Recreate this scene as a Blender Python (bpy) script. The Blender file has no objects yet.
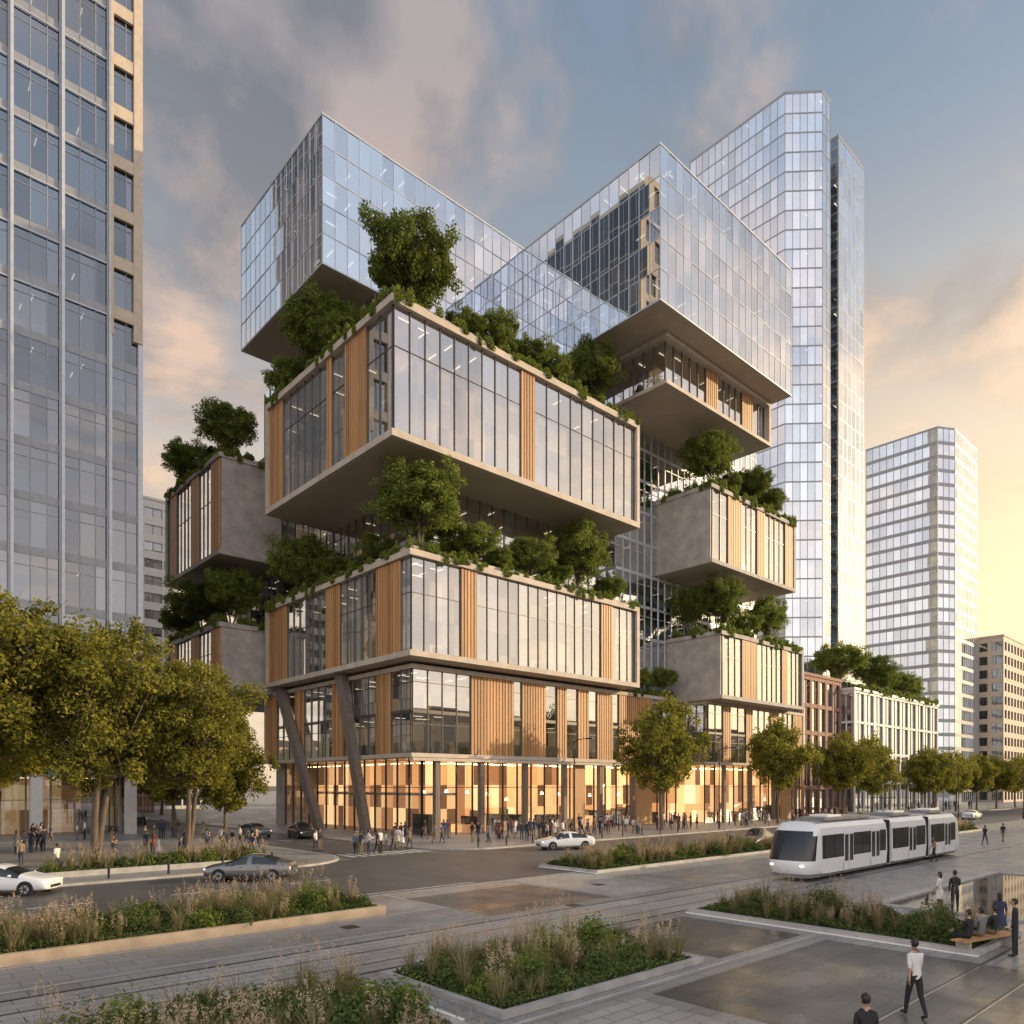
import bpy, bmesh, math, random
import numpy as np
from mathutils import Vector, Matrix
random.seed(7); RNG=np.random.default_rng(7)
S=bpy.context.scene
COL=S.collection
CF=(0.674,0.739); CR=(0.739,-0.674); FPX=737.0; HOR=785.0; CH=5.4
# ---- site survey helpers (turn bearings into metres on site) ----
def rdir(px):
    t=(px-512)/FPX
    return (t*CR[0]+CF[0], t*CR[1]+CF[1])
def G(px,py):
    D=CH*FPX/(py-HOR); d=rdir(px); return (d[0]*D,d[1]*D)
def Uat(px,V):
    d=rdir(px); return d[0]*V/d[1]
def Vat(px,U):
    d=rdir(px); return d[1]*U/d[0]

# ---------------- materials ----------------
MATS={}
def nm(name):
    m=bpy.data.materials.new(name); m.use_nodes=True
    nt=m.node_tree; nt.nodes.clear(); o=nt.nodes.new('ShaderNodeOutputMaterial')
    MATS[name]=m
    return m,nt,o
def N(nt,t,**k):
    n=nt.nodes.new(t)
    for a,b in k.items(): setattr(n,a,b)
    return n
def rgba(c): return (c[0],c[1],c[2],1)
def simple(name,c,rough=.6,metal=0,var=.25,scale=1.5,stretch=(1,1,1),bump=0,c2=None,spec=.5):
    m,nt,o=nm(name)
    p=N(nt,'ShaderNodeBsdfPrincipled'); p.inputs['Roughness'].default_value=rough; p.inputs['Metallic'].default_value=metal
    p.inputs['Specular IOR Level'].default_value=spec
    tc=N(nt,'ShaderNodeTexCoord'); mp=N(nt,'ShaderNodeMapping'); mp.inputs['Scale'].default_value=stretch
    nt.links.new(tc.outputs['Object'],mp.inputs['Vector'])
    nz=N(nt,'ShaderNodeTexNoise'); nz.inputs['Scale'].default_value=scale; nz.inputs['Detail'].default_value=6
    nt.links.new(mp.outputs[0],nz.inputs['Vector'])
    r=N(nt,'ShaderNodeValToRGB')
    c2=c2 or tuple(x*(1-var) for x in c)
    r.color_ramp.elements[0].position=.3; r.color_ramp.elements[1].position=.7
    r.color_ramp.elements[0].color=rgba(c2); r.color_ramp.elements[1].color=rgba(tuple(min(1,x*(1+var*.5)) for x in c))
    nt.links.new(nz.outputs['Fac'],r.inputs[0]); nt.links.new(r.outputs[0],p.inputs['Base Color'])
    if bump:
        b=N(nt,'ShaderNodeBump'); b.inputs['Strength'].default_value=bump; b.inputs['Distance'].default_value=.02
        nt.links.new(nz.outputs['Fac'],b.inputs['Height']); nt.links.new(b.outputs[0],p.inputs['Normal'])
    nt.links.new(p.outputs[0],o.inputs[0])
    return m
def woodmat(name,c,w=.42):
    m,nt,o=nm(name); l=nt.links.new
    p=N(nt,'ShaderNodeBsdfPrincipled'); p.inputs['Roughness'].default_value=.55
    tc=N(nt,'ShaderNodeTexCoord'); mp=N(nt,'ShaderNodeMapping'); mp.inputs['Scale'].default_value=(6,6,.25); l(tc.outputs['Object'],mp.inputs[0])
    nz=N(nt,'ShaderNodeTexNoise'); nz.inputs['Scale'].default_value=2; nz.inputs['Detail'].default_value=7; l(mp.outputs[0],nz.inputs['Vector'])
    geo=N(nt,'ShaderNodeNewGeometry'); a=N(nt,'ShaderNodeMath',operation='MULTIPLY_ADD'); a.inputs[1].default_value=.5; l(geo.outputs['Random Per Island'],a.inputs[0])
    b=N(nt,'ShaderNodeMath',operation='MULTIPLY'); b.inputs[1].default_value=.8; l(nz.outputs['Fac'],b.inputs[0]); l(b.outputs[0],a.inputs[2])
    r=N(nt,'ShaderNodeValToRGB'); r.color_ramp.elements[0].position=.2; r.color_ramp.elements[1].position=.95
    r.color_ramp.elements[0].color=rgba(tuple(x*.5 for x in c)); r.color_ramp.elements[1].color=rgba(tuple(x*1.3 for x in c))
    l(a.outputs[0],r.inputs[0]); l(r.outputs[0],p.inputs['Base Color']); l(p.outputs[0],o.inputs[0]); return m
def glassmat(name,tint,refl,base=.3,pw=2.5,rv=.14):
    m,nt,o=nm(name)
    tr=N(nt,'ShaderNodeBsdfTransparent'); tr.inputs[0].default_value=rgba(tint)
    gl=N(nt,'ShaderNodeBsdfGlossy'); gl.inputs['Color'].default_value=rgba(refl); gl.inputs['Roughness'].default_value=.015
    lw=N(nt,'ShaderNodeLayerWeight'); lw.inputs['Blend'].default_value=.5
    p=N(nt,'ShaderNodeMath',operation='POWER'); p.inputs[1].default_value=pw
    mr=N(nt,'ShaderNodeMapRange'); mr.inputs['To Min'].default_value=base; mr.inputs['To Max'].default_value=1
    mx=N(nt,'ShaderNodeMixShader')
    nt.links.new(lw.outputs['Facing'],p.inputs[0]); nt.links.new(p.outputs[0],mr.inputs['Value'])
    geo=N(nt,'ShaderNodeNewGeometry'); ad=N(nt,'ShaderNodeMath',operation='MULTIPLY_ADD'); ad.inputs[1].default_value=rv
    nt.links.new(geo.outputs['Random Per Island'],ad.inputs[0]); nt.links.new(mr.outputs[0],ad.inputs[2])
    nt.links.new(ad.outputs[0],mx.inputs[0]); nt.links.new(tr.outputs[0],mx.inputs[1]); nt.links.new(gl.outputs[0],mx.inputs[2])
    nt.links.new(mx.outputs[0],o.inputs[0]); return m
def emit(name,c,s,samp=False):
    m,nt,o=nm(name); e=N(nt,'ShaderNodeEmission'); e.inputs[0].default_value=rgba(c); e.inputs[1].default_value=s
    nt.links.new(e.outputs[0],o.inputs[0])
    if not samp: m.cycles.emission_sampling='NONE'
    return m
def interior(name,cols,es,cell=(2.5,2.5,2.6)):
    m,nt,o=nm(name)
    tc=N(nt,'ShaderNodeTexCoord'); dv=N(nt,'ShaderNodeVectorMath',operation='DIVIDE'); dv.inputs[1].default_value=cell
    fl=N(nt,'ShaderNodeVectorMath',operation='FLOOR'); wn=N(nt,'ShaderNodeTexWhiteNoise')
    nt.links.new(tc.outputs['Object'],dv.inputs[0]); nt.links.new(dv.outputs[0],fl.inputs[0]); nt.links.new(fl.outputs[0],wn.inputs[0])
    r=N(nt,'ShaderNodeValToRGB'); r.color_ramp.interpolation='CONSTANT'
    el=r.color_ramp.elements
    while len(el)<len(cols): el.new(.5)
    for i,c in enumerate(cols): el[i].position=i/len(cols); el[i].color=rgba(c)
    nt.links.new(wn.outputs['Value'],r.inputs[0])
    p=N(nt,'ShaderNodeBsdfPrincipled'); p.inputs['Roughness'].default_value=.8
    nt.links.new(r.outputs[0],p.inputs['Base Color']); nt.links.new(r.outputs[0],p.inputs['Emission Color'])
    p.inputs['Emission Strength'].default_value=es  # glow in the cell colours stands in for room lighting
    m.cycles.emission_sampling='NONE'
    nt.links.new(p.outputs[0],o.inputs[0]); return m
conc=simple('warm_concrete',(.47,.40,.33),.7,scale=.8,var=.18)
concg=simple('grey_concrete',(.38,.345,.31),.75,scale=.7,var=.25,bump=.2)
soff=simple('soffit_panel',(.48,.39,.30),.6,scale=.5,var=.12)
wood=woodmat('timber_cladding',(.42,.225,.095))
wooddark=simple('weathered_timber',(.17,.135,.11),.7,scale=3,stretch=(2.5,2.5,.1),var=.4)
bronze=simple('bronze_mullion',(.10,.09,.082),.4,metal=.4,var=.1)
silver=simple('silver_mullion',(.46,.48,.51),.4,metal=.4,var=.1)
greym=simple('grey_spandrel',(.27,.28,.30),.4,metal=.2,var=.12)
stone=simple('beige_stone',(.50,.42,.33),.7,var=.12)
brick=simple('red_brick',(.30,.17,.125),.8,var=.3,scale=3)
whitep=simple('white_panel',(.62,.6,.57),.5,var=.08)
darkm=simple('dark_metal',(.03,.03,.032),.45,metal=.3)
steel=simple('rail_steel',(.35,.34,.33),.3,metal=.9)
roofm=simple('roof_gravel',(.22,.21,.2),.9)
gA=glassmat('vision_glass',(.64,.66,.66),(.90,.93,.97),.36)
gT=glassmat('sky_glass',(.50,.57,.63),(.86,.91,.98),.50,2,.2)
gL=glassmat('lobby_glass',(.90,.88,.85),(.9,.95,1),.08)
gD=glassmat('dark_glass',(.22,.25,.28),(.58,.62,.68),.24)
intA=interior('office_interior',[(.10,.08,.06),(.26,.18,.11),(.42,.29,.17),(.15,.12,.10),(.34,.27,.2),(.08,.07,.06),(.55,.37,.2)],.6,(1.7,1.7,2.6))
intT=interior('tower_interior',[(.17,.19,.215),(.20,.215,.235),(.18,.20,.22),(.24,.24,.24),(.15,.17,.19)],.45,(3,3,3.3))
intG=interior('lobby_interior',[(.55,.28,.11),(.75,.42,.18),(.3,.14,.06),(.62,.36,.17),(.95,.62,.30),(.12,.06,.03)],1.6,(1.3,1.3,2.7))
strip=emit('ceiling_light',(1,.82,.58),2.8)
stripW=emit('warm_ceiling_light',(1,.66,.34),9,True)
blind=simple('window_blind',(.5,.48,.45),.8)

# ---------------- mesh builder ----------------
class MB:
    def __init__(s): s.v=[];s.f=[];s.m=[]
    def quad(s,a,b,c,d,m=0):
        i=len(s.v); s.v+= [a,b,c,d]; s.f.append((i,i+1,i+2,i+3)); s.m.append(m)
    def hexa(s,P,m=0):
        i=len(s.v); s.v+=P
        for f in ((0,3,2,1),(4,5,6,7),(0,1,5,4),(1,2,6,5),(2,3,7,6),(3,0,4,7)):
            s.f.append(tuple(i+k for k in f)); s.m.append(m)
    def box(s,x0,y0,z0,x1,y1,z1,m=0):
        s.hexa([(x0,y0,z0),(x1,y0,z0),(x1,y1,z0),(x0,y1,z0),(x0,y0,z1),(x1,y0,z1),(x1,y1,z1),(x0,y1,z1)],m)
    def prism(s,pts,z0,z1,m=0):
        n=len(pts); i=len(s.v)
        s.v+=[(p[0],p[1],z0) for p in pts]+[(p[0],p[1],z1) for p in pts]
        for k in range(n):
            j=(k+1)%n; s.f.append((i+k,i+j,i+n+j,i+n+k)); s.m.append(m)
        s.f.append(tuple(i+n+k for k in range(n))); s.m.append(m)
        s.f.append(tuple(i+k for k in reversed(range(n)))); s.m.append(m)
    def tube(s,path,rad,n=7,m=0,cap=True):
        i=len(s.v); P=[Vector(p) for p in path]
        for k,p in enumerate(P):
            d=(P[min(k+1,len(P)-1)]-P[max(k-1,0)]).normalized()
            a=d.orthogonal().normalized() if abs(d.z)<.95 else Vector((1,0,0))
            a=(a-d*a.dot(d)).normalized(); b=d.cross(a)
            for q in range(n):
                t=2*math.pi*q/n; s.v.append(tuple(p+(a*math.cos(t)+b*math.sin(t))*rad[k]))
        for k in range(len(P)-1):
            for q in range(n):
                r=(q+1)%n; s.f.append((i+k*n+q,i+k*n+r,i+(k+1)*n+r,i+(k+1)*n+q)); s.m.append(m)
        if cap:
            s.f.append(tuple(i+q for q in reversed(range(n)))); s.m.append(m)
            L=i+(len(P)-1)*n; s.f.append(tuple(L+q for q in range(n))); s.m.append(m)
    def ell(s,c,r,m=0,nu=12,nv=8):
        i=len(s.v)
        for a in range(nv+1):
            th=math.pi*a/nv
            for b in range(nu):
                ph=2*math.pi*b/nu
                s.v.append((c[0]+r[0]*math.sin(th)*math.cos(ph),c[1]+r[1]*math.sin(th)*math.sin(ph),c[2]+r[2]*math.cos(th)))
        for a in range(nv):
            for b in range(nu):
                b2=(b+1)%nu; s.f.append((i+a*nu+b,i+(a+1)*nu+b,i+(a+1)*nu+b2,i+a*nu+b2)); s.m.append(m)
    def mesh(s,name,mats,smooth=False):
        me=bpy.data.meshes.new(name); me.from_pydata(s.v,[],s.f)
        for m in mats: me.materials.append(m)
        me.polygons.foreach_set('material_index',s.m)
        if smooth: me.polygons.foreach_set('use_smooth',[True]*len(s.f))
        me.update(); return me
    def build(s,name,mats,parent=None,smooth=False):
        o=bpy.data.objects.new(name,s.mesh(name,mats,smooth)); COL.objects.link(o)
        if parent: o.parent=parent
        return o
def empty(name,loc=(0,0,0)):
    o=bpy.data.objects.new(name,None); o.empty_display_size=.5; o.location=loc; COL.objects.link(o); return o
def np_mesh(name,V,F,mi,mats):
    me=bpy.data.meshes.new(name); nf=len(F)
    me.vertices.add(len(V)); me.vertices.foreach_set('co',V.astype(np.float32).ravel())
    me.loops.add(nf*4); me.loops.foreach_set('vertex_index',F.astype(np.int32).ravel())
    me.polygons.add(nf); me.polygons.foreach_set('loop_start',np.arange(0,nf*4,4,dtype=np.int32))
    try: me.polygons.foreach_set('loop_total',np.full(nf,4,dtype=np.int32))
    except Exception: pass
    for m in mats: me.materials.append(m)
    me.polygons.foreach_set('material_index',mi.astype(np.int32))
    me.update(calc_edges=True); me.validate(); return me

# ---------------- curtain wall ----------------
class Bld:
    def __init__(s,name,mull=bronze,glass=gA,inner=intA,lights=strip):
        s.root=empty(name); s.g=MB(); s.fr=MB(); s.inn=MB(); s.mull=mull; s.glass=glass; s.inner=inner; s.lights=lights; s.mi=1; s.gi=0; s.lp=.5; s.ii=0
    def ob(s,p,d,n,s0,s1,o0,o1,z0,z1,m):
        def P(a,b,z): return (p[0]+d[0]*a+n[0]*b,p[1]+d[1]*a+n[1]*b,z)
        s.fr.hexa([P(s0,o0,z0),P(s1,o0,z0),P(s1,o1,z0),P(s0,o1,z0),P(s0,o0,z1),P(s1,o0,z1),P(s1,o1,z1),P(s0,o1,z1)],m)
    def wall(s,p0,p1,n,z0,z1,nfl,pitch,segs=None,mw=.09,md=.16,tr=.3,trans=None,sp=0,jit=.012,blinds=0):
        L=math.hypot(p1[0]-p0[0],p1[1]-p0[1]); d=((p1[0]-p0[0])/L,(p1[1]-p0[1])/L)
        if segs is None: segs=[(0,L,'g')]
        fh=(z1-z0)/nfl
        for a,b,t in segs:
            a=max(0,a); b=min(L,b)
            if b-a<.15: continue
            if t in 'gG':
                k=max(1,round((b-a)/pitch)); w=(b-a)/k
                for f in range(nfl):
                    za=z0+f*fh; zb=za+fh
                    for c in range(k):
                        j=[random.uniform(-jit,jit) for _ in range(3)]
                        def P(a_,o,z): return (p0[0]+d[0]*a_+n[0]*o,p0[1]+d[1]*a_+n[1]*o,z)
                        s.g.quad(P(a+c*w+.01,j[0],za+.01),P(a+c*w+w-.01,j[1],za+.01),P(a+c*w+w-.01,j[1]+j[2],zb-.01),P(a+c*w+.01,j[0]+j[2],zb-.01),s.gi)
                        if blinds and random.random()<blinds:
                            hh=random.uniform(.2,.7)*fh
                            s.inn.quad(P(a+c*w+.05,-.3,zb-hh),P(a+c*w+w-.05,-.3,zb-hh),P(a+c*w+w-.05,-.3,zb-.05),P(a+c*w+.05,-.3,zb-.05),3)
                for c in range(k+1):
                    x=a+c*w; s.ob(p0,d,n,max(0,x-mw/2),x+mw/2,-.05,md,z0,z1,s.mi)
                for f in range(1,nfl):
                    z=z0+f*fh; s.ob(p0,d,n,a,b,-.04,md*.6,z-tr/2,z+tr/2,s.mi if not sp else 5)
                if trans:
                    for f in range(nfl):
                        z=z0+f*fh+fh*trans; s.ob(p0,d,n,a,b,-.03,md*.45,z-.035,z+.035,s.mi)
            elif t=='w':
                s.ob(p0,d,n,a,b,-.1,.12,z0,z1,2)
                k=max(1,int((b-a)/.42)); w=(b-a)/k
                for c in range(k): s.ob(p0,d,n,a+c*w+.06,a+c*w+w-.08,.122,.2,z0+.02,z1-.02,2)
            elif t=='c': s.ob(p0,d,n,a,b,-.1,.2,z0,z1,4)
            elif t=='d': s.ob(p0,d,n,a,b,-.1,.02,z0,z1,5)
    def inside(s,x0,y0,x1,y1,z0,z1,nfl,depth=6,rows=(1.3,3.6),ls=3.2,faces='RL',lw=.07,ll=1.3):
        dp=min(depth,(x1-x0)*.4,(y1-y0)*.4)
        s.inn.box(x0+dp,y0+dp,z0+.05,x1-dp,y1-dp,z1-.05,s.ii)
        fh=(z1-z0)/nfl
        for f in range(nfl):
            z=z0+f*fh
            if f>0: s.inn.box(x0+.12,y0+.12,z-.25,x1-.12,y1-.12,z,1)
            zt=z+fh-(.3 if f<nfl-1 else .08)
            for r in rows:
                if 'R' in faces:
                    x=x0+1+random.uniform(0,1)
                    while x<x1-2:
                        if random.random()<s.lp: s.inn.box(x,y0+r,zt-.05,x+lw,y0+r+ll,zt,2)
                        x+=ls
                if 'L' in faces:
                    y=y0+1+random.uniform(0,1)
                    while y<y1-2:
                        if random.random()<s.lp: s.inn.box(x0+r,y,zt-.05,x0+r+ll,y+lw,zt,2)
                        y+=ls
            x=x0+3
            while x<x1-3:
                if random.random()<.5: s.inn.box(x,y0+.9,z+.02,x+.35,y0+1.25,zt-.06,1)
                x+=6
            x=x0+2
            while x<x1-3:
                if random.random()<.6: s.inn.box(x,y0+1.5,z+.02,x+random.uniform(.8,2),y0+2.4,z+random.uniform(.8,1.5),1)
                x+=random.uniform(2,4)
    def block(s,b,nfl,pitch,R=None,L=None,slab=.8,gl=.5,post=.55,trans=None,fr=0,mw=.07,md=.12,tr=.3,sp=0,bt=3,blinds=0,faces='RL',depth=6,ls=3.2,endpost=True):
        x0,y0,z0,x1,y1,z1=b
        s.fr.box(x0,y0,z0+.04,x1,y1,z0+slab,fr); s.fr.box(x0+.25,y0+.25,z0,x1-.25,y1-.25,z0+.037,bt)
        s.fr.box(x0,y0,z1-slab,x1,y1,z1,fr)
        za,zb=z0+slab,z1-slab
        if endpost:
            s.fr.box(x1-post,y0,za,x1,y0+1.2,zb,fr); s.fr.box(x0,y1-post,za,x0+1.2,y1,zb,fr)
        xr=x1-post-.003 if endpost else x1-gl; yl=y1-post-.003 if endpost else y1-gl
        def cv(seg,fn,const,org):
            if seg is None: return None
            return [(fn(a,const)-org,fn(c,const)-org,t) for a,c,t in seg]
        s.wall((x0+gl,y0+gl),(xr,y0+gl),(0,-1),za,zb,nfl,pitch,cv(R,Uat,y0+gl,x0+gl),mw,md,tr,trans,sp,blinds=blinds)
        Lc=None
        if L is not None:
            Lc=[]
            for a,c,t in L:
                v1=Vat(c,x0+gl)-(y0+gl); v2=Vat(a,x0+gl)-(y0+gl); Lc.append((v1,v2,t))
        s.wall((x0+gl,y0+gl),(x0+gl,yl),(-1,0),za,zb,nfl,pitch,Lc,mw,md,tr,trans,sp,blinds=blinds)
        s.wall((x1-gl,y0+(1.2 if endpost else gl)),(x1-gl,y1-gl),(1,0),za,zb,nfl,pitch*2,None,mw,md,tr,None,sp)
        s.wall((x0+(1.2 if endpost else gl),y1-gl),(x1-gl,y1-gl),(0,1),za,zb,nfl,pitch*2,None,mw,md,tr,None,sp)
        s.inside(x0+gl,y0+gl,x1-gl,y1-gl,za,zb,nfl,faces=faces,depth=depth,ls=ls)
    def done(s,extra=None):
        mats=[conc,s.mull,wood,soff,concg,greym,roofm,stone,brick,whitep,silver,wooddark]
        s.g.build('glazing',[s.glass,gT],s.root); s.fr.build('structure',mats,s.root)
        s.inn.build('interior',[s.inner,concg,s.lights,blind,intT],s.root)
        return s.root

# ---- main stacked office building ----
B=Bld('stacked_office_building')
CX,CY=46.5,64.5
B.block((42.3,61.3,8.2,88,96,17.6),2,1.9,
  R=[(405,470,'g'),(470,513,'w'),(513,521,'g'),(521,545,'w'),(545,556,'g'),(556,566,'w'),(566,577,'g'),(577,588,'w'),(588,596,'g'),(596,612,'w'),(612,618,'g'),(618,652,'w'),(652,720,'g')],
  L=[(392,411,'g'),(377,392,'w'),(345,377,'g'),(333,345,'w'),(305,333,'g'),(296,305,'w'),(278,296,'g'),(265,278,'w'),(230,265,'g')],slab=.45,gl=.3,tr=.35,trans=.7,post=.3)
B.block((40.6,59.1,17.9,76.2,91.9,28.3),1,1.55,
  R=[(410,460,'g'),(460,476,'w'),(476,600,'g'),(600,612,'w'),(612,640,'g')],
  L=[(402,412,'g'),(377,402,'w'),(341,377,'g'),(327,341,'w'),(288,327,'g'),(265,288,'w')],slab=.6,gl=.45,trans=.62,blinds=.05)
B.block((37.65,57.7,37.7,74.4,85.2,50.9),1,1.85,
  R=[(392,520,'g'),(520,534,'w'),(534,640,'g')],
  L=[(368,393,'g'),(346,368,'w'),(333,346,'g'),(328,333,'w'),(284,328,'g'),(263,284,'w')],slab=.7,gl=.5,trans=.68,blinds=.05)
def corewall(x0,y0,x1,y1,z0,z1,nfl,pitch=1.8,segR=None):
    B.wall((x0,y0),(x1,y0),(0,-1),z0,z1,nfl,pitch,segR,md=.1,tr=.4,trans=.7,blinds=.08)
    B.wall((x0,y0),(x0,y1),(-1,0),z0,z1,nfl,pitch,None,md=.1,tr=.4,trans=.7,blinds=.08)
    B.wall((x1,y0),(x1,y1),(1,0),z0,z1,nfl,pitch*2,None,tr=.4)
    B.wall((x0,y1),(x1,y1),(0,1),z0,z1,nfl,pitch*2,None,tr=.4)
    B.inside(x0,y0,x1,y1,z0,z1,nfl)
corewall(CX,CY,76,103,28.3,37.7,2)
corewall(CX-1,CY+7,76,103,50.9,62,3)
corewall(43.5,93,CX+10,103,17.6,50,8)
B.mi=10; B.gi=1; B.ii=4; B.lp=.3
corewall(76,63,112,100,17,60.3,10,1.55)
B.fr.box(43.5,86,50,CX-1.01,103,50.9,0)
# ---- top volumes: all-glass, silver mullions
B.lp=.3
B.block((38.7,73,62,80,95,78.5),5,1.5,slab=.22,gl=.06,tr=.10,endpost=False,mw=.05,md=.06,fr=10,blinds=.05,ls=2.6)
B.block((68.6,50.3,60.3,99.4,88,78.2),5,1.5,slab=.22,gl=.06,tr=.10,endpost=False,mw=.05,md=.06,fr=10,blinds=.05,ls=2.6)
B.mi=1; B.gi=0; B.lp=.5; B.ii=0
B.block((73.8,53.2,54,99.0,66,60.25),1,1.6,R=[(660,705,'g'),(705,717,'w'),(717,741,'g'),(741,752,'w'),(752,766,'g'),(766,800,'g')],slab=.5,gl=.9,depth=4)
def rbox(b,R):
    B.block(b,1,1.5,R=R,L=[(0,2000,'c')],slab=.55,gl=.35,trans=.65,fr=4,depth=4)
rbox((84.9,54,34.8,108,66,45.3),[(712,727,'g'),(727,741,'w'),(741,756,'g'),(756,764,'w'),(764,784,'g'),(784,800,'w')])
rbox((87.3,54,17,110.6,66,26.2),[(722,741,'g'),(741,757,'w'),(757,781,'g'),(781,787,'w'),(787,804,'g')])
def lbox(b):
    B.block(b,1,1.5,L=[(212,225,'w'),(200,212,'g'),(192,200,'w'),(178,192,'g'),(172,178,'w'),(160,172,'g')],R=[(100,900,'c')],slab=.6,gl=.35,trans=.6,fr=4,depth=3)
lbox((35.2,93.2,34.5,45.5,114,47.4)); lbox((35.2,93.2,17.3,45.5,114,26))
B.fr.box(45.6,103.1,17,60,114,40,4)
B.block((88,56.5,8.2,116,90,17),2,1.8,R=[(705,722,'g'),(722,730,'w'),(730,745,'g'),(745,752,'w'),(752,770,'g'),(770,778,'w'),(778,792,'g'),(792,806,'w')],slab=.4,gl=.3,trans=.7)
# ---- ground floor (lit lobby)
LG=Bld('tmp'); LG.root.name='lobby'; LG.root.parent=B.root
LG.glass=gL; LG.inner=intG; LG.lights=stripW; LG.mull=darkm
LG.wall((44,61.9),(88,61.9),(0,-1),0.15,8.2,1,2.2,None,mw=.12,md=.14,trans=.62)
LG.wall((44,61.9),(44,93),(-1,0),0.15,8.2,1,2.2,None,mw=.12,md=.14,trans=.62)
LG.wall((88,57.2),(115.5,57.2),(0,-1),0.15,8.2,1,2.4,None,mw=.12,md=.14,trans=.62)
LG.inn.box(48.5,66.5,.15,84,93,8.1,0); LG.inn.box(91,61.5,.15,115,88,8.1,0)
for x in np.arange(46,114,2.6):
    for k,y in enumerate((63.2,65.2)):
        yy=y-(4.6 if x>88 else 0)
        if x>86 and x<89: continue
        LG.inn.box(x,yy,7.7,x+1.1,yy+.5,7.78,2)
for y in np.arange(66,92,2.6): LG.inn.box(45.3,y,7.7,45.8,y+1.1,7.78,2)
LG.inn.box(44.1,62.0,4.3,48.4,92.8,4.55,1)
LG.fr.box(44,93,0.13,116,96,8.2,4)
for x in (45,51,57.5,64,70.5,77,83.5): LG.fr.box(x,60.9,0.13,x+.55,61.45,8.2,11)
for x in (92,99,106,113): LG.fr.box(x,56.55,0.13,x+.5,57.0,8.2,11)
LG.fr.box(78.5,61.5,0.13,82,61.85,8.19,2); LG.fr.box(66.5,61.5,.13,68.4,61.85,8.19,2); LG.fr.box(109,56.75,.13,112,57.1,8.19,2)
for i in range(46):
    x=random.uniform(45,85); h=random.uniform(.8,2.6); LG.inn.box(x,62.6+random.random()*2.6,.15,x+random.uniform(.3,1.6),65.8,h,random.choice((0,1,5,5)))
for i in range(14):
    x=45.5+i*2.9; z=random.uniform(3.2,5.2); LG.inn.tube([(x,63.6,z),(x,63.6,z+.35)],[.22,.1],8,2); LG.inn.tube([(x,63.6,z+.35),(x,63.6,8)],[.015,.015],4,5,False)
for i in range(10):
    x=90+i*2.5; h=random.uniform(.8,2.4); LG.inn.box(x,58.5,.15,x+random.uniform(.4,1.4),60.5,h,random.choice((0,5,1)))
LG.g.build('glazing',[gL,gT],LG.root); LG.fr.build('structure',[conc,darkm,wood,soff,concg,greym,roofm,stone,brick,whitep,silver,wooddark],LG.root)
LG.inn.build('interior',[intG,concg,stripW,blind,intT,darkm],LG.root)
B.fr.box(42.0,60.6,7.85,88,61.29,8.15,0); 
def slant(v0,v1,z1,w=1.1):
    B.fr.hexa([(41.35,v0-w/2,.13),(42.15,v0-w/2,.13),(42.15,v0+w/2,.13),(41.35,v0+w/2,.13),(41.35,v1-w/2-.2,z1),(42.15,v1-w/2-.2,z1),(42.15,v1+w/2+.2,z1),(41.35,v1+w/2+.2,z1)],11)
slant(69,74.5,17.88); slant(79.5,90,17.88,1.3)
def planter_edge(x0,y0,x1,y1,z,h=.5): B.fr.box(x0,y0,z+.002,x1,y1,z+h,0)
planter_edge(38.2,58.2,74,58.5,50.9); planter_edge(38.2,58.5,38.5,85,50.9)
planter_edge(41.1,59.6,76,59.9,28.3); planter_edge(41.1,59.9,41.4,91.5,28.3)
B.done()

# ---- tall towers ----
def prism_tower(name,pts,z1,fh,pitch,glass,mull,z0=0,sp=1,tr=.5,mw=.1,md=.12,inner=intT,cap=5):
    b=Bld(name,mull,glass,inner)
    n=len(pts); nfl=round((z1-z0)/fh)
    for k in range(n):
        p,q=pts[k],pts[(k+1)%n]; dx,dy=q[0]-p[0],q[1]-p[1]; L=math.hypot(dx,dy)
        nn=(dy/L,-dx/L)
        b.wall(p,q,nn,z0,z1,nfl,pitch,None,mw,md,tr,None,sp,jit=.01,blinds=.06)
    cx=sum(p[0] for p in pts)/n; cy=sum(p[1] for p in pts)/n
    def sc(f): return [((p[0]-cx)*f+cx,(p[1]-cy)*f+cy) for p in pts]
    b.inn.prism(sc(.74),z0,z1-.5,0)
    for f in range(1,nfl+1): 
        b.inn.prism(sc(.985),z0+f*(z1-z0)/nfl-.3,z0+f*(z1-z0)/nfl-.02,1)
        for k in range(n):
            p,q=sc(.93)[k],sc(.93)[(k+1)%n]; L=math.hypot(q[0]-p[0],q[1]-p[1]); m=int(L/3)
            for i in range(m):
                if random.random()<.12:
                    t=(i+.3)/max(m,1); x=p[0]+(q[0]-p[0])*t; y=p[1]+(q[1]-p[1])*t; z=z0+f*(z1-z0)/nfl-.36
                    b.inn.box(x,y,z,x+.9,y+.15,z+.05,2)
    b.fr.prism(sc(1.003),z1,z1+.6,cap)
    return b
t3=prism_tower('glass_skyscraper',[(142.2,73.4),(147.5,68.1),(151.0,68.1),(151.0,96.1),(142.2,96.1)],146,3.9,1.6,gT,greym,tr=.3,mw=.10,md=.05)
t3.done()
t3b=prism_tower('glass_skyscraper_wing',[(154.4,67.9),(167,67.9),(169.5,70.4),(169.5,96.1),(154.4,96.1)],141,3.9,2.0,gT,silver,tr=.25,mw=.10,md=.02); r=t3b.done(); r.parent=t3.root; r.name='east_wing'
lk=MB(); lk.box(151.05,74,0,154.35,95,143,0); lk.build('dark_slot',[darkm],t3.root)
t4=prism_tower('glass_office_tower',[(231,73.4),(236,70.5),(256.5,70.5),(256.5,93.2),(231,93.2)],107,4.0,1.9,gT,greym,tr=1.0,mw=.16,md=.06)
t4.done()
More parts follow.
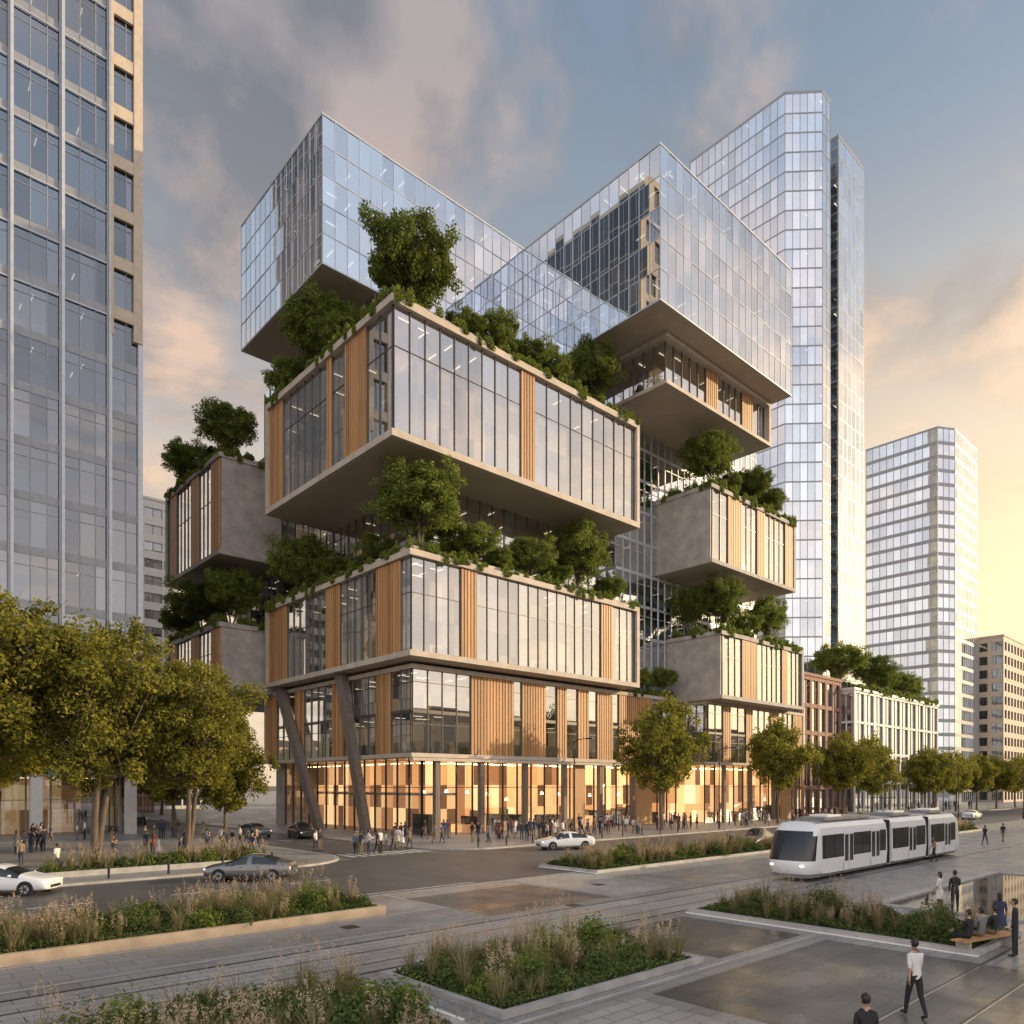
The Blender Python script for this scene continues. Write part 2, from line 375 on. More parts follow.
def left_tower():
    b=Bld('banded_office_tower',greym,gD,intT)
    x0,y0,x1,y1=-28,86.3,24.1,116; z0,z1=7.2,120; nfl=21; fh=(z1-z0)/nfl; b.lp=.25
    b.wall((x0,y0),(x1,y0),(0,-1),z0,z1,nfl,1.45,None,.08,.10,.85,.72,1,blinds=.18)
    b.wall((x0,y0),(x0,y1),(-1,0),z0,z1,nfl,3,None,.2,.2,1.5,None,1)
    b.wall((x1,y0),(x1,y1),(1,0),z0,z1,nfl,1.5,None,.06,.04,.15,None,0)
    b.wall((x0,y1),(x1,y1),(0,1),z0,z1,nfl,3,None,.2,.2,1.5,None,1)
    x=x1-3.0
    while x>x0:
        b.fr.box(x-.14,y0-.45,z0,x+.14,y0-.13,z1,10); b.fr.box(x-.34,y0-.3,z0,x-.142,y0-.125,z1,1); x-=4.35
    zs=53
    b.fr.box(x1-.75,y0-.5,zs,x1+.12,y0+.15,z1+1,7); b.fr.box(x1-3.0,y0-.48,zs,x1-2.72,y0-.12,z1,7)
    for f in range(nfl+1):
        z=z0+f*fh
        if z>zs: b.fr.box(x1-2.72,y0-.42,z-.75,x1-.75,y0-.1,z+.55,7)
        if z>zs: b.fr.box(x0,y0-.22,z-.6,x1-3.0,y0-.14,z-.48,10)
    b.fr.box(x1-.3,y0-.4,z0,x1+.15,y0+.6,zs-.01,10)
    b.inside(x0+.3,y0+.3,x1-.3,y1-.3,z0,z1,nfl,depth=7,rows=(1.5,4),ls=4.5,faces='R')
    b.fr.box(x0,y0-.3,z0-.9,x1+.1,y1,z0-.01,5)
    b.fr.box(x0,y0,z1,x1,y1,z1+.9,5)
    for x in np.arange(x1-.9,x0,-8.7): b.fr.box(x-.5,y0-.2,.13,x+.5,y0+.8,z0-.91,9)
    b.wall((x0,y0+4),(x1-1,y0+4),(0,-1),.15,z0-.9,1,2.2,None,.15,.15,.3,.6)
    b.wall((x1-1,y0+4),(x1-1,y1),(1,0),.15,z0-.9,1,2.2,None,.15,.15,.3,.6)
    g=MB(); g.box(x0,y0+8,.15,x1-4,y1-1,z0-.95,0); g.build('lobby_wall',[intG],b.root)
    g=MB()
    for x in np.arange(x0,x1-2,3): g.box(x,y0+5.5,z0-1.1,x+1.2,y0+5.9,z0-1.02,0)
    g.build('lobby_lights',[stripW],b.root)
    b.done()
left_tower()
def lowblock(name,b,nfl,pitch,fr,colw,glass=gA,band=.7,inner=intA):
    q=Bld(name,bronze,glass,inner); x0,y0,z0,x1,y1,z1=b; fh=(z1-z0)/nfl
    q.wall((x0,y0),(x1,y0),(0,-1),z0,z1,nfl,pitch,None,.1,.1,band,None,0)
    q.wall((x0,y0),(x0,y1),(-1,0),z0,z1,nfl,pitch,None,.1,.1,band,None,0)
    q.wall((x1,y0),(x1,y1),(1,0),z0,z1,nfl,pitch,None,.1,.1,band,None,0)
    q.inside(x0+.1,y0+.1,x1-.1,y1-.1,z0,z1,nfl,depth=4)
    x=x0
    while x<=x1+.1: q.fr.box(x-colw/2,y0-.35,z0,x+colw/2,y0-.11,z1,fr); x+=(x1-x0)/round((x1-x0)/(pitch*2))
    y=y0+pitch*2
    while y<=y1: q.fr.box(x0-.35,y-colw/2,z0,x0-.11,y+colw/2,z1,fr); y+=pitch*2
    for f in range(nfl+1):
        z=z0+f*fh
        q.fr.box(x0-.3,y0-.3,z-band/2,x1+.3,y0-.105,z+band/2,fr); q.fr.box(x0-.3,y0-.1,z-band/2,x0-.105,y1,z+band/2,fr); q.fr.box(x1+.105,y0-.1,z-band/2,x1+.3,y1,z+band/2,fr)
    q.fr.box(x0-.5,y0-.5,z1+band/2+.002,x1+.5,y1+.2,z1+band/2+.5,fr)
    q.fr.box(x0,y1,z0,x1,y1+.3,z1,fr)
    return q.done()
lowblock('brick_building',(122,60,0.2,136.5,80,24.0),5,1.6,8,.7)
lowblock('colonnade_building',(137.5,57.8,0.2,181,80,22.6),4,2.2,9,.4,gT,.45)
lowblock('stone_apartment_block',(262,65.2,0,300,74,50),12,1.7,7,1.1,gD,band=1.6)
lowblock('stone_apartment_block',(330,60,0,370,80,44),10,1.7,7,1.1,gD,band=1.6)
lowblock('white_apartment_block',(20,170,0,60,200,66),18,2,9,.35,gD,band=1.7)
lowblock('shop_building',(-10,150,0,44,165,14),3,2.6,8,.5,gL,band=1.0,inner=intG)
lowblock('unseen_shade_offices',(62,-52,0.1,250,-22,23),5,3.2,7,1.0,gA,band=1.1)  # unseen block added to shade the plaza and show in glass reflections

# ---------------- foliage ----------------
def leafmat(name,c1,c2,c3,trl=.35):
    m,nt,o=nm(name)
    geo=N(nt,'ShaderNodeNewGeometry'); r=N(nt,'ShaderNodeValToRGB'); el=r.color_ramp.elements
    el.new(.5); el[0].color=rgba(c1); el[1].color=rgba(c2); el[2].color=rgba(c3)
    oi=N(nt,'ShaderNodeObjectInfo'); hs=N(nt,'ShaderNodeHueSaturation')
    mr=N(nt,'ShaderNodeMapRange'); mr.inputs['To Min'].default_value=.8; mr.inputs['To Max'].default_value=1.3
    nt.links.new(oi.outputs['Random'],mr.inputs['Value']); nt.links.new(mr.outputs[0],hs.inputs['Value'])
    nt.links.new(geo.outputs['Random Per Island'],r.inputs[0]); nt.links.new(r.outputs[0],hs.inputs['Color'])
    d=N(nt,'ShaderNodeBsdfDiffuse'); t=N(nt,'ShaderNodeBsdfTranslucent'); mx=N(nt,'ShaderNodeMixShader'); mx.inputs[0].default_value=trl
    nt.links.new(hs.outputs[0],d.inputs[0]); nt.links.new(hs.outputs[0],t.inputs[0])
    nt.links.new(d.outputs[0],mx.inputs[1]); nt.links.new(t.outputs[0],mx.inputs[2]); nt.links.new(mx.outputs[0],o.inputs[0])
    return m
bark=simple('bark',(.13,.10,.075),.9,scale=6,stretch=(1,1,.2),bump=.5,var=.4)
leafS=leafmat('street_leaves',(.12,.14,.03),(.22,.215,.044),(.38,.33,.065),.48)
leafT=leafmat('terrace_leaves',(.11,.15,.034),(.165,.215,.048),(.27,.29,.07),.48)
leafG=leafmat('groundcover',(.05,.08,.024),(.09,.125,.038),(.16,.17,.06),.3)
grassm=leafmat('ornamental_grass',(.12,.12,.045),(.21,.19,.085),(.34,.28,.16),.35)
plume=leafmat('grass_plumes',(.38,.29,.20),(.48,.37,.26),(.56,.44,.32),.35)
soil=simple('soil',(.035,.028,.02),.95,scale=8)
def leaves(C,Nrm,L,W,rng):
    n=len(C)
    r=rng.normal(size=(n,3)); t=np.cross(Nrm,r); t/=np.linalg.norm(t,axis=1)[:,None]+1e-9
    b=np.cross(Nrm,t); b/=np.linalg.norm(b,axis=1)[:,None]+1e-9
    s=rng.uniform(.7,1.3,(n,1))
    return np.stack([C-t*L*s,C+b*W*s-t*L*.1*s,C+t*L*s,C-b*W*s-t*L*.1*s],1).reshape(-1,3)
def quadsF(n,off=0): return np.arange(n*4).reshape(-1,4)+off
def tree_mesh(name,H,R,cH,nclump,per,leaf,seed,mat,trunkr=.25,multi=1,gap=.25,cs_=(.24,.40)):
    rng=np.random.default_rng(seed); rr=random.Random(seed)
    zc=H-cH*.5; cs=[]
    tries=0
    while len(cs)<nclump and tries<6000:
        tries+=1
        d=rng.normal(size=3); d/=np.linalg.norm(d); rad=rng.uniform(.2,1)**.5
        lob=1+.16*math.sin(3*math.atan2(d[1],d[0])+seed)+.1*math.sin(5*d[2]*2+seed)
        p=np.array([d[0]*R*rad*lob*.82,d[1]*R*rad*lob*.82,zc+d[2]*cH*.5*rad*.85])
        if p[2]<zc: p[:2]*=.92
        if all(np.linalg.norm(p-q)>R*gap for q in cs): cs.append(p)
    mb=MB(); th=H-cH*.93
    lean=np.array([rng.normal()*.02,rng.normal()*.02])
    fork=[]
    for k in range(multi):
        an=rr.uniform(0,6.28); o=.0 if multi==1 else .18; sx=0 if multi==1 else R*.18
        top=Vector((math.cos(an+k*2.2)*sx+lean[0]*H,math.sin(an+k*2.2)*sx+lean[1]*H,th*1.05))
        b0=Vector((math.cos(an+k*2.2)*o,math.sin(an+k*2.2)*o,0))
        mb.tube([b0,b0+(top-b0)*.05+Vector((0,0,.1)),b0.lerp(top,.5)+Vector((rr.uniform(-.1,.1),rr.uniform(-.1,.1),0)),top],[trunkr*1.35,trunkr,trunkr*.8,trunkr*.62],8,0)
        fork.append(top)
    for i,c in enumerate(cs):
        f=fork[i%len(fork)]; c_=Vector(c)
        mid=f.lerp(c_,.5)+Vector((rr.uniform(-.1,.1)*R,rr.uniform(-.1,.1)*R,-.04*H))
        st=f+Vector((0,0,rr.uniform(-.05,.25)*(c_.z-f.z)*.5))
        r0=trunkr*rr.uniform(.28,.48)
        mb.tube([f if rr.random()<.6 else st,mid,c_],[r0,r0*.6,r0*.2],5,0)
        for _ in range(3):
            e=c_+Vector((rr.uniform(-1,1),rr.uniform(-1,1),rr.uniform(-.3,1)))*R*.25
            mb.tube([mid.lerp(c_,.6),e],[r0*.35,r0*.1],4,0,False)
    Cs=[];Ns=[]
    for c in cs:
        rc=R*rng.uniform(*cs_); n=int(per*rng.uniform(.6,1.3))
        sub=rng.normal(size=(9,3)); sub/=np.linalg.norm(sub,axis=1)[:,None]; sub*=rc*rng.uniform(.35,1.,(9,1)); sub[:,2]*=.75
        w=rng.integers(0,9,n); d=rng.normal(size=(n,3)); d/=np.linalg.norm(d,axis=1)[:,None]
        q=sub[w]+d*(rc*.42)*rng.uniform(.2,1,(n,1))**.6
        Cs.append(c+q); nn=d*.7+rng.normal(size=(n,3))*.5+np.array([0,0,.5]); Ns.append(nn/np.linalg.norm(nn,axis=1)[:,None])
    Cs=np.concatenate(Cs);Ns=np.concatenate(Ns)
    LV=leaves(Cs,Ns,leaf,leaf*.55,rng)
    tv=np.array(mb.v); tf=np.array([f for f in mb.f if len(f)==4])
    V=np.concatenate([tv,LV]); F=np.concatenate([tf,quadsF(len(Cs),len(tv))])
    mi=np.concatenate([np.zeros(len(tf)),np.ones(len(Cs))])
    return np_mesh(name,V,F,mi,[bark,mat])
TS=[tree_mesh('street_tree_a',12,4.6,8.6,42,420,.17,1,leafS,.2),tree_mesh('street_tree_b',12,4.3,8.8,40,420,.17,2,leafS,.2),tree_mesh('street_tree_c',12,5,8.2,44,420,.17,3,leafS,.2)]
TB=[tree_mesh('broad_tree_a',16,6.0,10.8,66,640,.14,4,leafS,.26,2,.27,(.2,.35)),tree_mesh('broad_tree_b',16,5.6,11,64,640,.14,5,leafS,.26,3,.27,(.2,.35))]
TT=[tree_mesh('terrace_tree_a',8,4.1,6.0,40,600,.13,6,leafT,.14,3,.27,(.25,.38)),tree_mesh('terrace_tree_b',8,3.9,6.0,38,600,.13,7,leafT,.16,2,.27,(.25,.38)),tree_mesh('terrace_tree_c',8,4.4,5.8,42,580,.13,8,leafT,.14,3,.27,(.25,.38))]
def put(name,me,x,y,z,sx,sz=None,rot=None):
    o=bpy.data.objects.new(name,me); COL.objects.link(o); o.location=(x,y,z)
    o.scale=(sx,sx,sz or sx); o.rotation_euler=(0,0,random.uniform(0,6.28) if rot is None else rot); return o
tt=[(42.0,61.5,50.9,10.8,5.2),(40.3,76.5,50.9,10.0,4.7),(39.7,70.5,50.9,4.2,2.6),(39.7,83,50.9,5.2,2.8),(68.4,59.8,50.9,8.9,3.8),(52.5,60.3,50.9,5.2,3.2),(57,60.3,50.9,4.6,2.8),(61.5,60.3,50.9,5.0,2.8),(48,60,50.9,3.6,2.4),(44,74,50.9,9,3),
 (42.6,60.8,28.3,9.2,5.5),(43.2,87,28.3,8.7,4.1),(43.4,79,28.3,4.4,2.6),(67.2,61.2,28.3,9.0,4.5),(58.5,61.2,28.3,5.6,3.1),(49.5,61.4,28.3,5.0,3.9),(43.4,69,28.3,4.4,2.6),(73,61.2,28.3,3.8,2.2),(63,61.4,28.3,3.4,2.0),(54,61.4,28.3,3.4,2.2),
 (37.8,97.5,47.4,8.6,3.9),(37.4,110,47.4,7.6,4.1),(38.2,103.5,47.4,5,2.6),(37.6,105.5,26,8.2,4.8),(38.2,97,26,8,4.2),(36.8,112,26,5.6,3.2),
 (88,56.6,45.3,8.5,4.0),(98.5,56.2,45.3,6.4,3.5),(93,56.6,45.3,4.2,2.3),(104,56.2,45.3,5.0,2.6),
 (91,56.6,26.2,8.4,3.7),(103.5,56.2,26.2,7.6,3.7),(88.6,60,26.2,7.5,3.0),(97,56.6,26.2,4.2,2.5),(79,61.2,17.7,3.4,1.8),(84,61.2,17.7,4,2),
 (141,62,24,8.6,5),(154,61,24,7.6,4.6),(162,62,24,6,3.8),(170,61,24,6,3.8),(177,62,24,5,3.5)]
for i,(x,y,z,h,r) in enumerate(tt): put('terrace_tree',TT[i%3],x,y,z+.05,r/4.1,h/8)
for i,(x,y,h,r) in enumerate([(71.2,52,15.4,5.4),(94.8,50,14.5,5),(115.3,50,13.6,4.8),(122.5,48.5,13,4.4),(143,47.5,12,4.5),(151,48.5,12,4.5),(163,48.5,12,4.5),(176,48.5,12,4.5),(190,48.5,12,5),(205,48.5,12,5),(225,49,13,5.5),(245,50,13,5.5),(24,62,10.5,4.0),(25,78,11,4.6),(25.5,96,12,5),(25,112,12,5),(22,130,13,6),(12,136,14,6.5),(2,138,13,6),(38.2,120,11,4.5),(33,140,13,6),(42,138,13,6),(170,28,11,4.5),(185,27,11,4.5),(205,27,11,4.5),(230,27,12,5),(92,-13,15,6),(108,-14,16,6),(124,-13,15,6),(141,-14,16,6),(160,-13,15,6),(180,-14,15,6),(78,-13,15,6)]):
    put('street_tree',TS[i%3],x,y,.13,r/4.6,h/12)
for i,(x,y,h,r) in enumerate([(5.2,54.5,18.4,6.7),(12.2,53.8,16.4,5.6),(18.2,54.4,14.9,5.1),(-3,56,17,6),(8.5,68,15,6)]):
    put('shade_tree',TB[i%2],x,y,.13,r/5.8,h/16)
def strip_pts(segs,dens,rng):
    Cs=[];Ns=[]
    for (x0,y0,x1,y1,z,wd,nx,ny) in segs:
        L=math.hypot(x1-x0,y1-y0); nc=int(L*2.6); n=int(L*dens)
        ct=rng.uniform(0,1,nc); cw=rng.uniform(0,1,nc)**1.6*wd; chh=rng.uniform(.25,1,nc)**1.6*1.25+.2; cr=rng.uniform(.3,.65,nc); hang=rng.uniform(0,1,nc)<.15; hl_=rng.uniform(.2,.9,nc)
        k=rng.integers(0,nc,n); d=rng.normal(size=(n,3)); d/=np.linalg.norm(d,axis=1)[:,None]; u=rng.uniform(.3,1,n)
        t=np.clip(ct[k]+d[:,0]*cr[k]*u/L,0,1); w=np.clip(cw[k]+d[:,1]*cr[k]*u,-.1,wd); zz=np.abs(d[:,2])*chh[k]*u
        hg=hang[k]&(rng.uniform(0,1,n)<.6); zz=np.where(hg,-rng.uniform(0,1,n)*hl_[k],zz); w=np.where(hg,-rng.uniform(.02,.2,n),w)
        C=np.stack([x0+(x1-x0)*t-nx*w,y0+(y1-y0)*t-ny*w,z+zz],1); Cs.append(C)
        nn=rng.normal(size=(n,3))*.8+np.array([nx*.5,ny*.5,.6]); Ns.append(nn/np.linalg.norm(nn,axis=1)[:,None])
    return np.concatenate(Cs),np.concatenate(Ns)
segs=[(37.7,57.7,74.4,57.7,51.0,1.8,0,-1),(37.7,57.7,37.7,85.2,51.0,1.8,-1,0),
 (40.6,59.1,76.2,59.1,28.4,1.8,0,-1),(40.6,59.1,40.6,91.9,28.4,1.8,-1,0),
 (84.9,54,108,54,45.4,1.5,0,-1),(84.9,54,84.9,62,45.4,1.5,-1,0),(87.3,54,110.6,54,26.3,1.5,0,-1),(87.3,54,87.3,62,26.3,1.5,-1,0),
 (35.2,93.2,35.2,114,47.5,1.5,-1,0),(35.2,93.2,45,93.2,47.5,1.5,0,-1),(35.2,93.2,35.2,114,26.1,1.5,-1,0),(35.2,93.2,45,93.2,26.1,1.5,0,-1),
 (76.5,61.3,87,61.3,17.7,1.5,0,-1),(137.5,57.3,181,57.3,23.5,1.6,0,-1)]
rg=np.random.default_rng(5)
C,Nn=strip_pts(segs,460,rg)
me=np_mesh('terrace_planting',leaves(C,Nn,.14,.085,rg),quadsF(len(C)),np.zeros(len(C)),[leafT])
COL.objects.link(bpy.data.objects.new('terrace_planting',me))

# ---------------- ground ----------------
def pavemat(name,c,c2,bw,bh,rough,mort=(.05,.05,.05),rot=0,mix=.5):
    m,nt,o=nm(name); tc=N(nt,'ShaderNodeTexCoord'); mp=N(nt,'ShaderNodeMapping'); mp.inputs['Rotation'].default_value=(0,0,rot)
    b=N(nt,'ShaderNodeTexBrick'); b.inputs['Scale'].default_value=1; b.inputs['Brick Width'].default_value=bw; b.inputs['Row Height'].default_value=bh
    b.inputs['Mortar Size'].default_value=.012; b.inputs['Color1'].default_value=rgba(c); b.inputs['Color2'].default_value=rgba(c2); b.inputs['Mortar'].default_value=rgba(mort)
    nz=N(nt,'ShaderNodeTexNoise'); nz.inputs['Scale'].default_value=.35; nz.inputs['Detail'].default_value=8
    n2=N(nt,'ShaderNodeTexNoise'); n2.inputs['Scale'].default_value=30; n2.inputs['Detail'].default_value=3
    mx=N(nt,'ShaderNodeMix',data_type='RGBA',blend_type='MULTIPLY'); mx.inputs[0].default_value=mix
    r=N(nt,'ShaderNodeValToRGB'); r.color_ramp.elements[0].position=.3; r.color_ramp.elements[1].position=.7; r.color_ramp.elements[0].color=(.55,.55,.56,1)
    mx2=N(nt,'ShaderNodeMix',data_type='RGBA',blend_type='MULTIPLY'); mx2.inputs[0].default_value=.3
    p=N(nt,'ShaderNodeBsdfPrincipled')
    l=nt.links.new
    l(tc.outputs['Object'],mp.inputs[0]); l(mp.outputs[0],b.inputs['Vector']); l(tc.outputs['Object'],nz.inputs['Vector']); l(tc.outputs['Object'],n2.inputs['Vector'])
    l(nz.outputs['Fac'],r.inputs[0]); l(b.outputs['Color'],mx.inputs[6]); l(r.outputs[0],mx.inputs[7]); l(mx.outputs[2],mx2.inputs[6]); l(n2.outputs['Fac'],mx2.inputs[7]); l(mx2.outputs[2],p.inputs['Base Color'])
    mr=N(nt,'ShaderNodeMapRange'); mr.inputs['From Min'].default_value=.35; mr.inputs['From Max'].default_value=.65; mr.inputs['To Min'].default_value=rough-.16; mr.inputs['To Max'].default_value=rough+.15
    l(nz.outputs['Fac'],mr.inputs['Value']); l(mr.outputs[0],p.inputs['Roughness'])
    bp=N(nt,'ShaderNodeBump'); bp.inputs['Strength'].default_value=.25; bp.inputs['Distance'].default_value=.01; l(b.outputs['Fac'],bp.inputs['Height']); bp.invert=True; l(bp.outputs[0],p.inputs['Normal'])
    l(p.outputs[0],o.inputs[0]); return m
plaza=pavemat('granite_paving',(.35,.335,.32),(.28,.27,.26),1.2,.6,.42)
plazaD=pavemat('dark_granite',(.12,.116,.115),(.085,.083,.085),1.2,.6,.36,(.03,.03,.03))
plazaL=pavemat('light_granite',(.44,.42,.40),(.37,.355,.34),.9,.45,.44)
walkm=pavemat('pavement_slabs',(.36,.34,.32),(.29,.28,.27),.9,.9,.5)
asphalt=simple('asphalt',(.085,.083,.082),.5,scale=.4,var=.3)
groundm=simple('ground_base',(.11,.10,.09),.9,scale=.05)
kerbm=simple('kerb_granite',(.38,.36,.34),.6); paint=simple('road_paint',(.5,.5,.47),.6,var=.4,scale=4)
pale=simple('pale_stone_trim',(.80,.77,.72),.5,var=.05)
corten=simple('planter_edge_stone',(.40,.31,.22),.6,var=.25)
def sheet(name,x0,y0,x1,y1,z,m):
    mb=MB(); mb.quad((x0,y0,z),(x1,y0,z),(x1,y1,z),(x0,y1,z)); return mb.build(name,[m])
sheet('ground',-3000,-3000,3000,3000,0,groundm)
sheet('plaza',-120,-80,300,31.2,.008,plaza)
sheet('road',-200,31.2,900,47,.004,asphalt)
sheet('side_street',27.6,47,36,600,.004,asphalt)
def rounded(x0,y0,x1,y1,r,which):
    pts=[]
    cs={'bl':(x0+r,y0+r,180),'br':(x1-r,y0+r,270),'tr':(x1-r,y1-r,0),'tl':(x0+r,y1-r,90)}
    for k,(cx,cy) in (('bl',(x0,y0)),('br',(x1,y0)),('tr',(x1,y1)),('tl',(x0,y1))):
        if k in which:
            a,b,s=cs[k]
            for i in range(9):
                t=math.radians(s+90*i/8); pts.append((a+r*math.cos(t),b+r*math.sin(t)))
        else: pts.append((cx,cy))
    return pts
mb=MB(); mb.prism(rounded(-200,45,27.6,600,6,('br',)),.0,.12,0); mb.build('pavement_kerb',[kerbm])
mb=MB(); mb.prism(rounded(-199.7,45.3,27.3,599.7,5.7,('br',)),.02,.13,0); mb.build('pavement',[walkm])
mb=MB(); mb.prism(rounded(36,47,900,600,5,('bl',)),.0,.12,0); mb.build('pavement_kerb',[kerbm])
mb=MB(); mb.prism(rounded(36.3,47.3,899.7,599.7,4.7,('bl',)),.02,.13,0); mb.build('pavement',[walkm])
mk=MB()
for x in np.arange(-60,24,6): mk.box(x,37.9,.0045,x+2.6,38.02,.008)
for x in np.arange(62,300,6): mk.box(x,39.9,.0045,x+2.6,40.02,.008)
for y in np.arange(60,300,6): mk.box(31.7,y,.0045,31.82,y+2.6,.008)
for k in range(9): mk.box(28.3+k*.85,48.6,.0045,28.3+k*.85+.45,51.4,.008)
mk.box(-60,31.6,.0045,26,31.72,.008)
mk.build('road_markings',[paint])
sheet('tram_paving',-120,18.4,330,22.0,.012,plazaL)
sheet('dark_paving',19.8,23.0,27.5,29.2,.012,plazaD)
sheet('dark_paving',15.5,3.5,25.4,11.6,.012,plazaD)
sheet('dark_paving',20.2,12.6,25.6,17.6,.012,plazaD)
sheet('dark_paving',-30,22.6,-2,25.6,.012,plazaD)
sheet('light_paving',28,23.0,33.2,30.9,.012,plazaL)
sheet('light_paving',9.2,3.0,14.9,11.6,.012,plazaL)
pb=MB()
for v in (22.9,25.9,30.95,12.15): pb.box(-2.0 if v==25.9 else -60,v,.0125,19.6 if v in (25.9,22.9) else 60,v+.14,.015)
for u in (19.6,27.7): pb.box(u,22.95,.0165,u+.14,30.9,.019)
pb.build('paving_bands',[kerbm])
rl=MB()
for v in (19.3,20.735,): rl.box(-120,v-.035,.0125,330,v+.035,.02); 
for v in (5.4,6.8): rl.box(-20,v-.03,.0125,60,v+.03,.02)
rl.build('tram_rails',[steel])
rs=MB()
for v in (19.3,20.735,5.4,6.8):
    rs.box(-120 if v>10 else -20,v+.036,.0122,330 if v>10 else 60,v+.09,.014)
for v in (18.36,22.0): rs.box(-120,v,.0122,330,v+.12,.016)
rs.build('rail_grooves',[darkm])
dr=MB()
for u,v in ((14,24.5),(24,22.3),(30,26)): dr.box(u,v,.0165,u+.6,v+.6,.022)
dr.build('manhole_cover',[darkm])
wm,nt,o=nm('pool_water'); p=N(nt,'ShaderNodeBsdfPrincipled'); p.inputs['Base Color'].default_value=(.03,.032,.032,1); p.inputs['Roughness'].default_value=.05
nz=N(nt,'ShaderNodeTexNoise'); nz.inputs['Scale'].default_value=1.8; bp=N(nt,'ShaderNodeBump'); bp.inputs['Strength'].default_value=.25; bp.inputs['Distance'].default_value=.03
nt.links.new(nz.outputs['Fac'],bp.inputs['Height']); nt.links.new(bp.outputs[0],p.inputs['Normal']); nt.links.new(p.outputs[0],o.inputs[0])
sheet('reflecting_pool',34.6,6.2,52,13.2,.03,wm)
mb=MB()
for b in ((34.2,5.8,34.6,13.6),(52,5.8,52.4,13.6),(34.6,5.8,52,6.2),(34.6,13.2,52,13.6)): mb.box(b[0],b[1],.008,b[2],b[3],.10)
mb.build('pool_edge',[kerbm])

def grass_tuft(rng,h,n,spread,w=.012):
    a=rng.uniform(0,6.28,n); l=h*rng.uniform(.6,1.1,n); s=spread*rng.uniform(.2,1,n)
    d=np.stack([np.cos(a),np.sin(a),np.zeros(n)],1); b=np.stack([-np.sin(a),np.cos(a),np.zeros(n)],1)*w
    up=np.array([0,0,1.])
    p0=d*.05*rng.uniform(0,1,(n,1)); p1=p0+d*(s*.35)[:,None]+up*(l*.6)[:,None]; p2=p0+d*s[:,None]+up*(l*.95)[:,None]
    V=np.stack([p0-b,p0+b,p1+b*.8,p1-b*.8, p1-b*.8,p1+b*.8,p2+b*.15,p2-b*.15],1).reshape(-1,3)
    return V,p2
def planting(name,x0,y0,x1,y1,z,seed,parent,dens=1.0,shr=1.0,near=True):
    rng=np.random.default_rng(seed); area=(x1-x0)*(y1-y0)
    Vs=[];mi=[]
    n=int(area*(560 if near else 160)*dens); C=np.stack([rng.uniform(x0,x1,n),rng.uniform(y0,y1,n),np.zeros(n)],1)
    hn=.5+.5*np.sin(C[:,0]*1.3+seed)*np.sin(C[:,1]*1.7+seed*2); C[:,2]=z+rng.uniform(0,1,n)*(.08+.22*hn)
    nn=rng.normal(size=(n,3))*.7+np.array([0,0,.9]); nn/=np.linalg.norm(nn,axis=1)[:,None]
    lf=.045 if near else .09
    Vs.append(leaves(C,nn,lf,lf*.6,rng)); mi.append(np.zeros(n))
    def drift(c): return math.sin(c[0]*.8+seed)*math.cos(c[1]*.9+seed*1.7)+.35*math.sin(c[0]*2.1+c[1])
    for _ in range(int(area*1.2*shr)):
        c=np.array([rng.uniform(x0+.35,x1-.35),rng.uniform(y0+.35,y1-.35),z])
        if drift(c)>.25: continue
        r=rng.uniform(.22,.55)*(1.65 if rng.random()<.16 else 1); n=int((850 if near else 260)*(r/.4)**1.3)
        d=rng.normal(size=(n,3)); d/=np.linalg.norm(d,axis=1)[:,None]; d[:,2]=abs(d[:,2])
        q=c+d*r*rng.uniform(.5,1.08,(n,1))*np.array([1,1,1.2])*(1+.2*np.sin(d[:,:1]*7+d[:,1:2]*5))
        nn=d+rng.normal(size=(n,3))*.6; nn/=np.linalg.norm(nn,axis=1)[:,None]
        Vs.append(leaves(q,nn,lf*rng.uniform(.8,1.5),lf*.65,rng)); mi.append(np.full(n,rng.choice([0,0,3])))
    for _ in range(int(area*3.8*dens)):
        c=np.array([rng.uniform(x0+.15,x1-.15),rng.uniform(y0+.15,y1-.15),z])
        if drift(c)<-.05 and rng.random()<.75: continue
        h=rng.uniform(.4,1.2)
        nb=50 if near else 22
        V,tips=grass_tuft(rng,h,nb,h*.6,.009 if near else .02); Vs.append(V+c); mi.append(np.full(nb*2,1))
        if rng.random()<.38:
            k=11; V,tips=grass_tuft(rng,h*1.4,k,h*.4,.005 if near else .012); Vs.append(V+c); mi.append(np.full(k*2,1))
            m=18; T=np.repeat(tips,m,0)+c+rng.normal(size=(k*m,3))*np.array([.024,.024,.095]); nn=rng.normal(size=(k*m,3)); nn/=np.linalg.norm(nn,axis=1)[:,None]
            Vs.append(leaves(T,nn,.034,.010 if near else .016,rng)); mi.append(np.full(k*m,2))
    V=np.concatenate(Vs); mi=np.concatenate(mi)
    me=np_mesh('planting',V,quadsF(len(mi)),mi,[leafG,grassm,plume,leafT]); o=bpy.data.objects.new('planting',me); COL.objects.link(o); o.parent=parent
def planter(pts,seed,h=.3,edge=corten,lit=(),near=True,dens=1,shr=1):  # lit: sides given a pale stone trim, no lamps
    x0,y0,x1,y1=pts; root=empty('planter_bed')
    mb=MB(); w=.22
    mb.box(x0,y0,.012,x1,y0+w,h); mb.box(x0,y1-w,.012,x1,y1,h); mb.box(x0,y0+w,.012,x0+w,y1-w,h); mb.box(x1-w,y0+w,.012,x1,y1-w,h)
    mb.build('edging',[edge],root)
    mb=MB(); mb.box(x0+w,y0+w,.012,x1-w,y1-w,h-.06); mb.build('soil',[soil],root)
    if lit:
        mb=MB()
        for s in lit:
            if s=='l': mb.box(x0-.12,y0,.0165,x0-.003,y1,.05)
        mb.build('pale_trim',[pale],root)
    planting('planting',x0+.25,y0+.25,x1-.25,y1-.25,h-.07,seed,root,dens,shr,near)
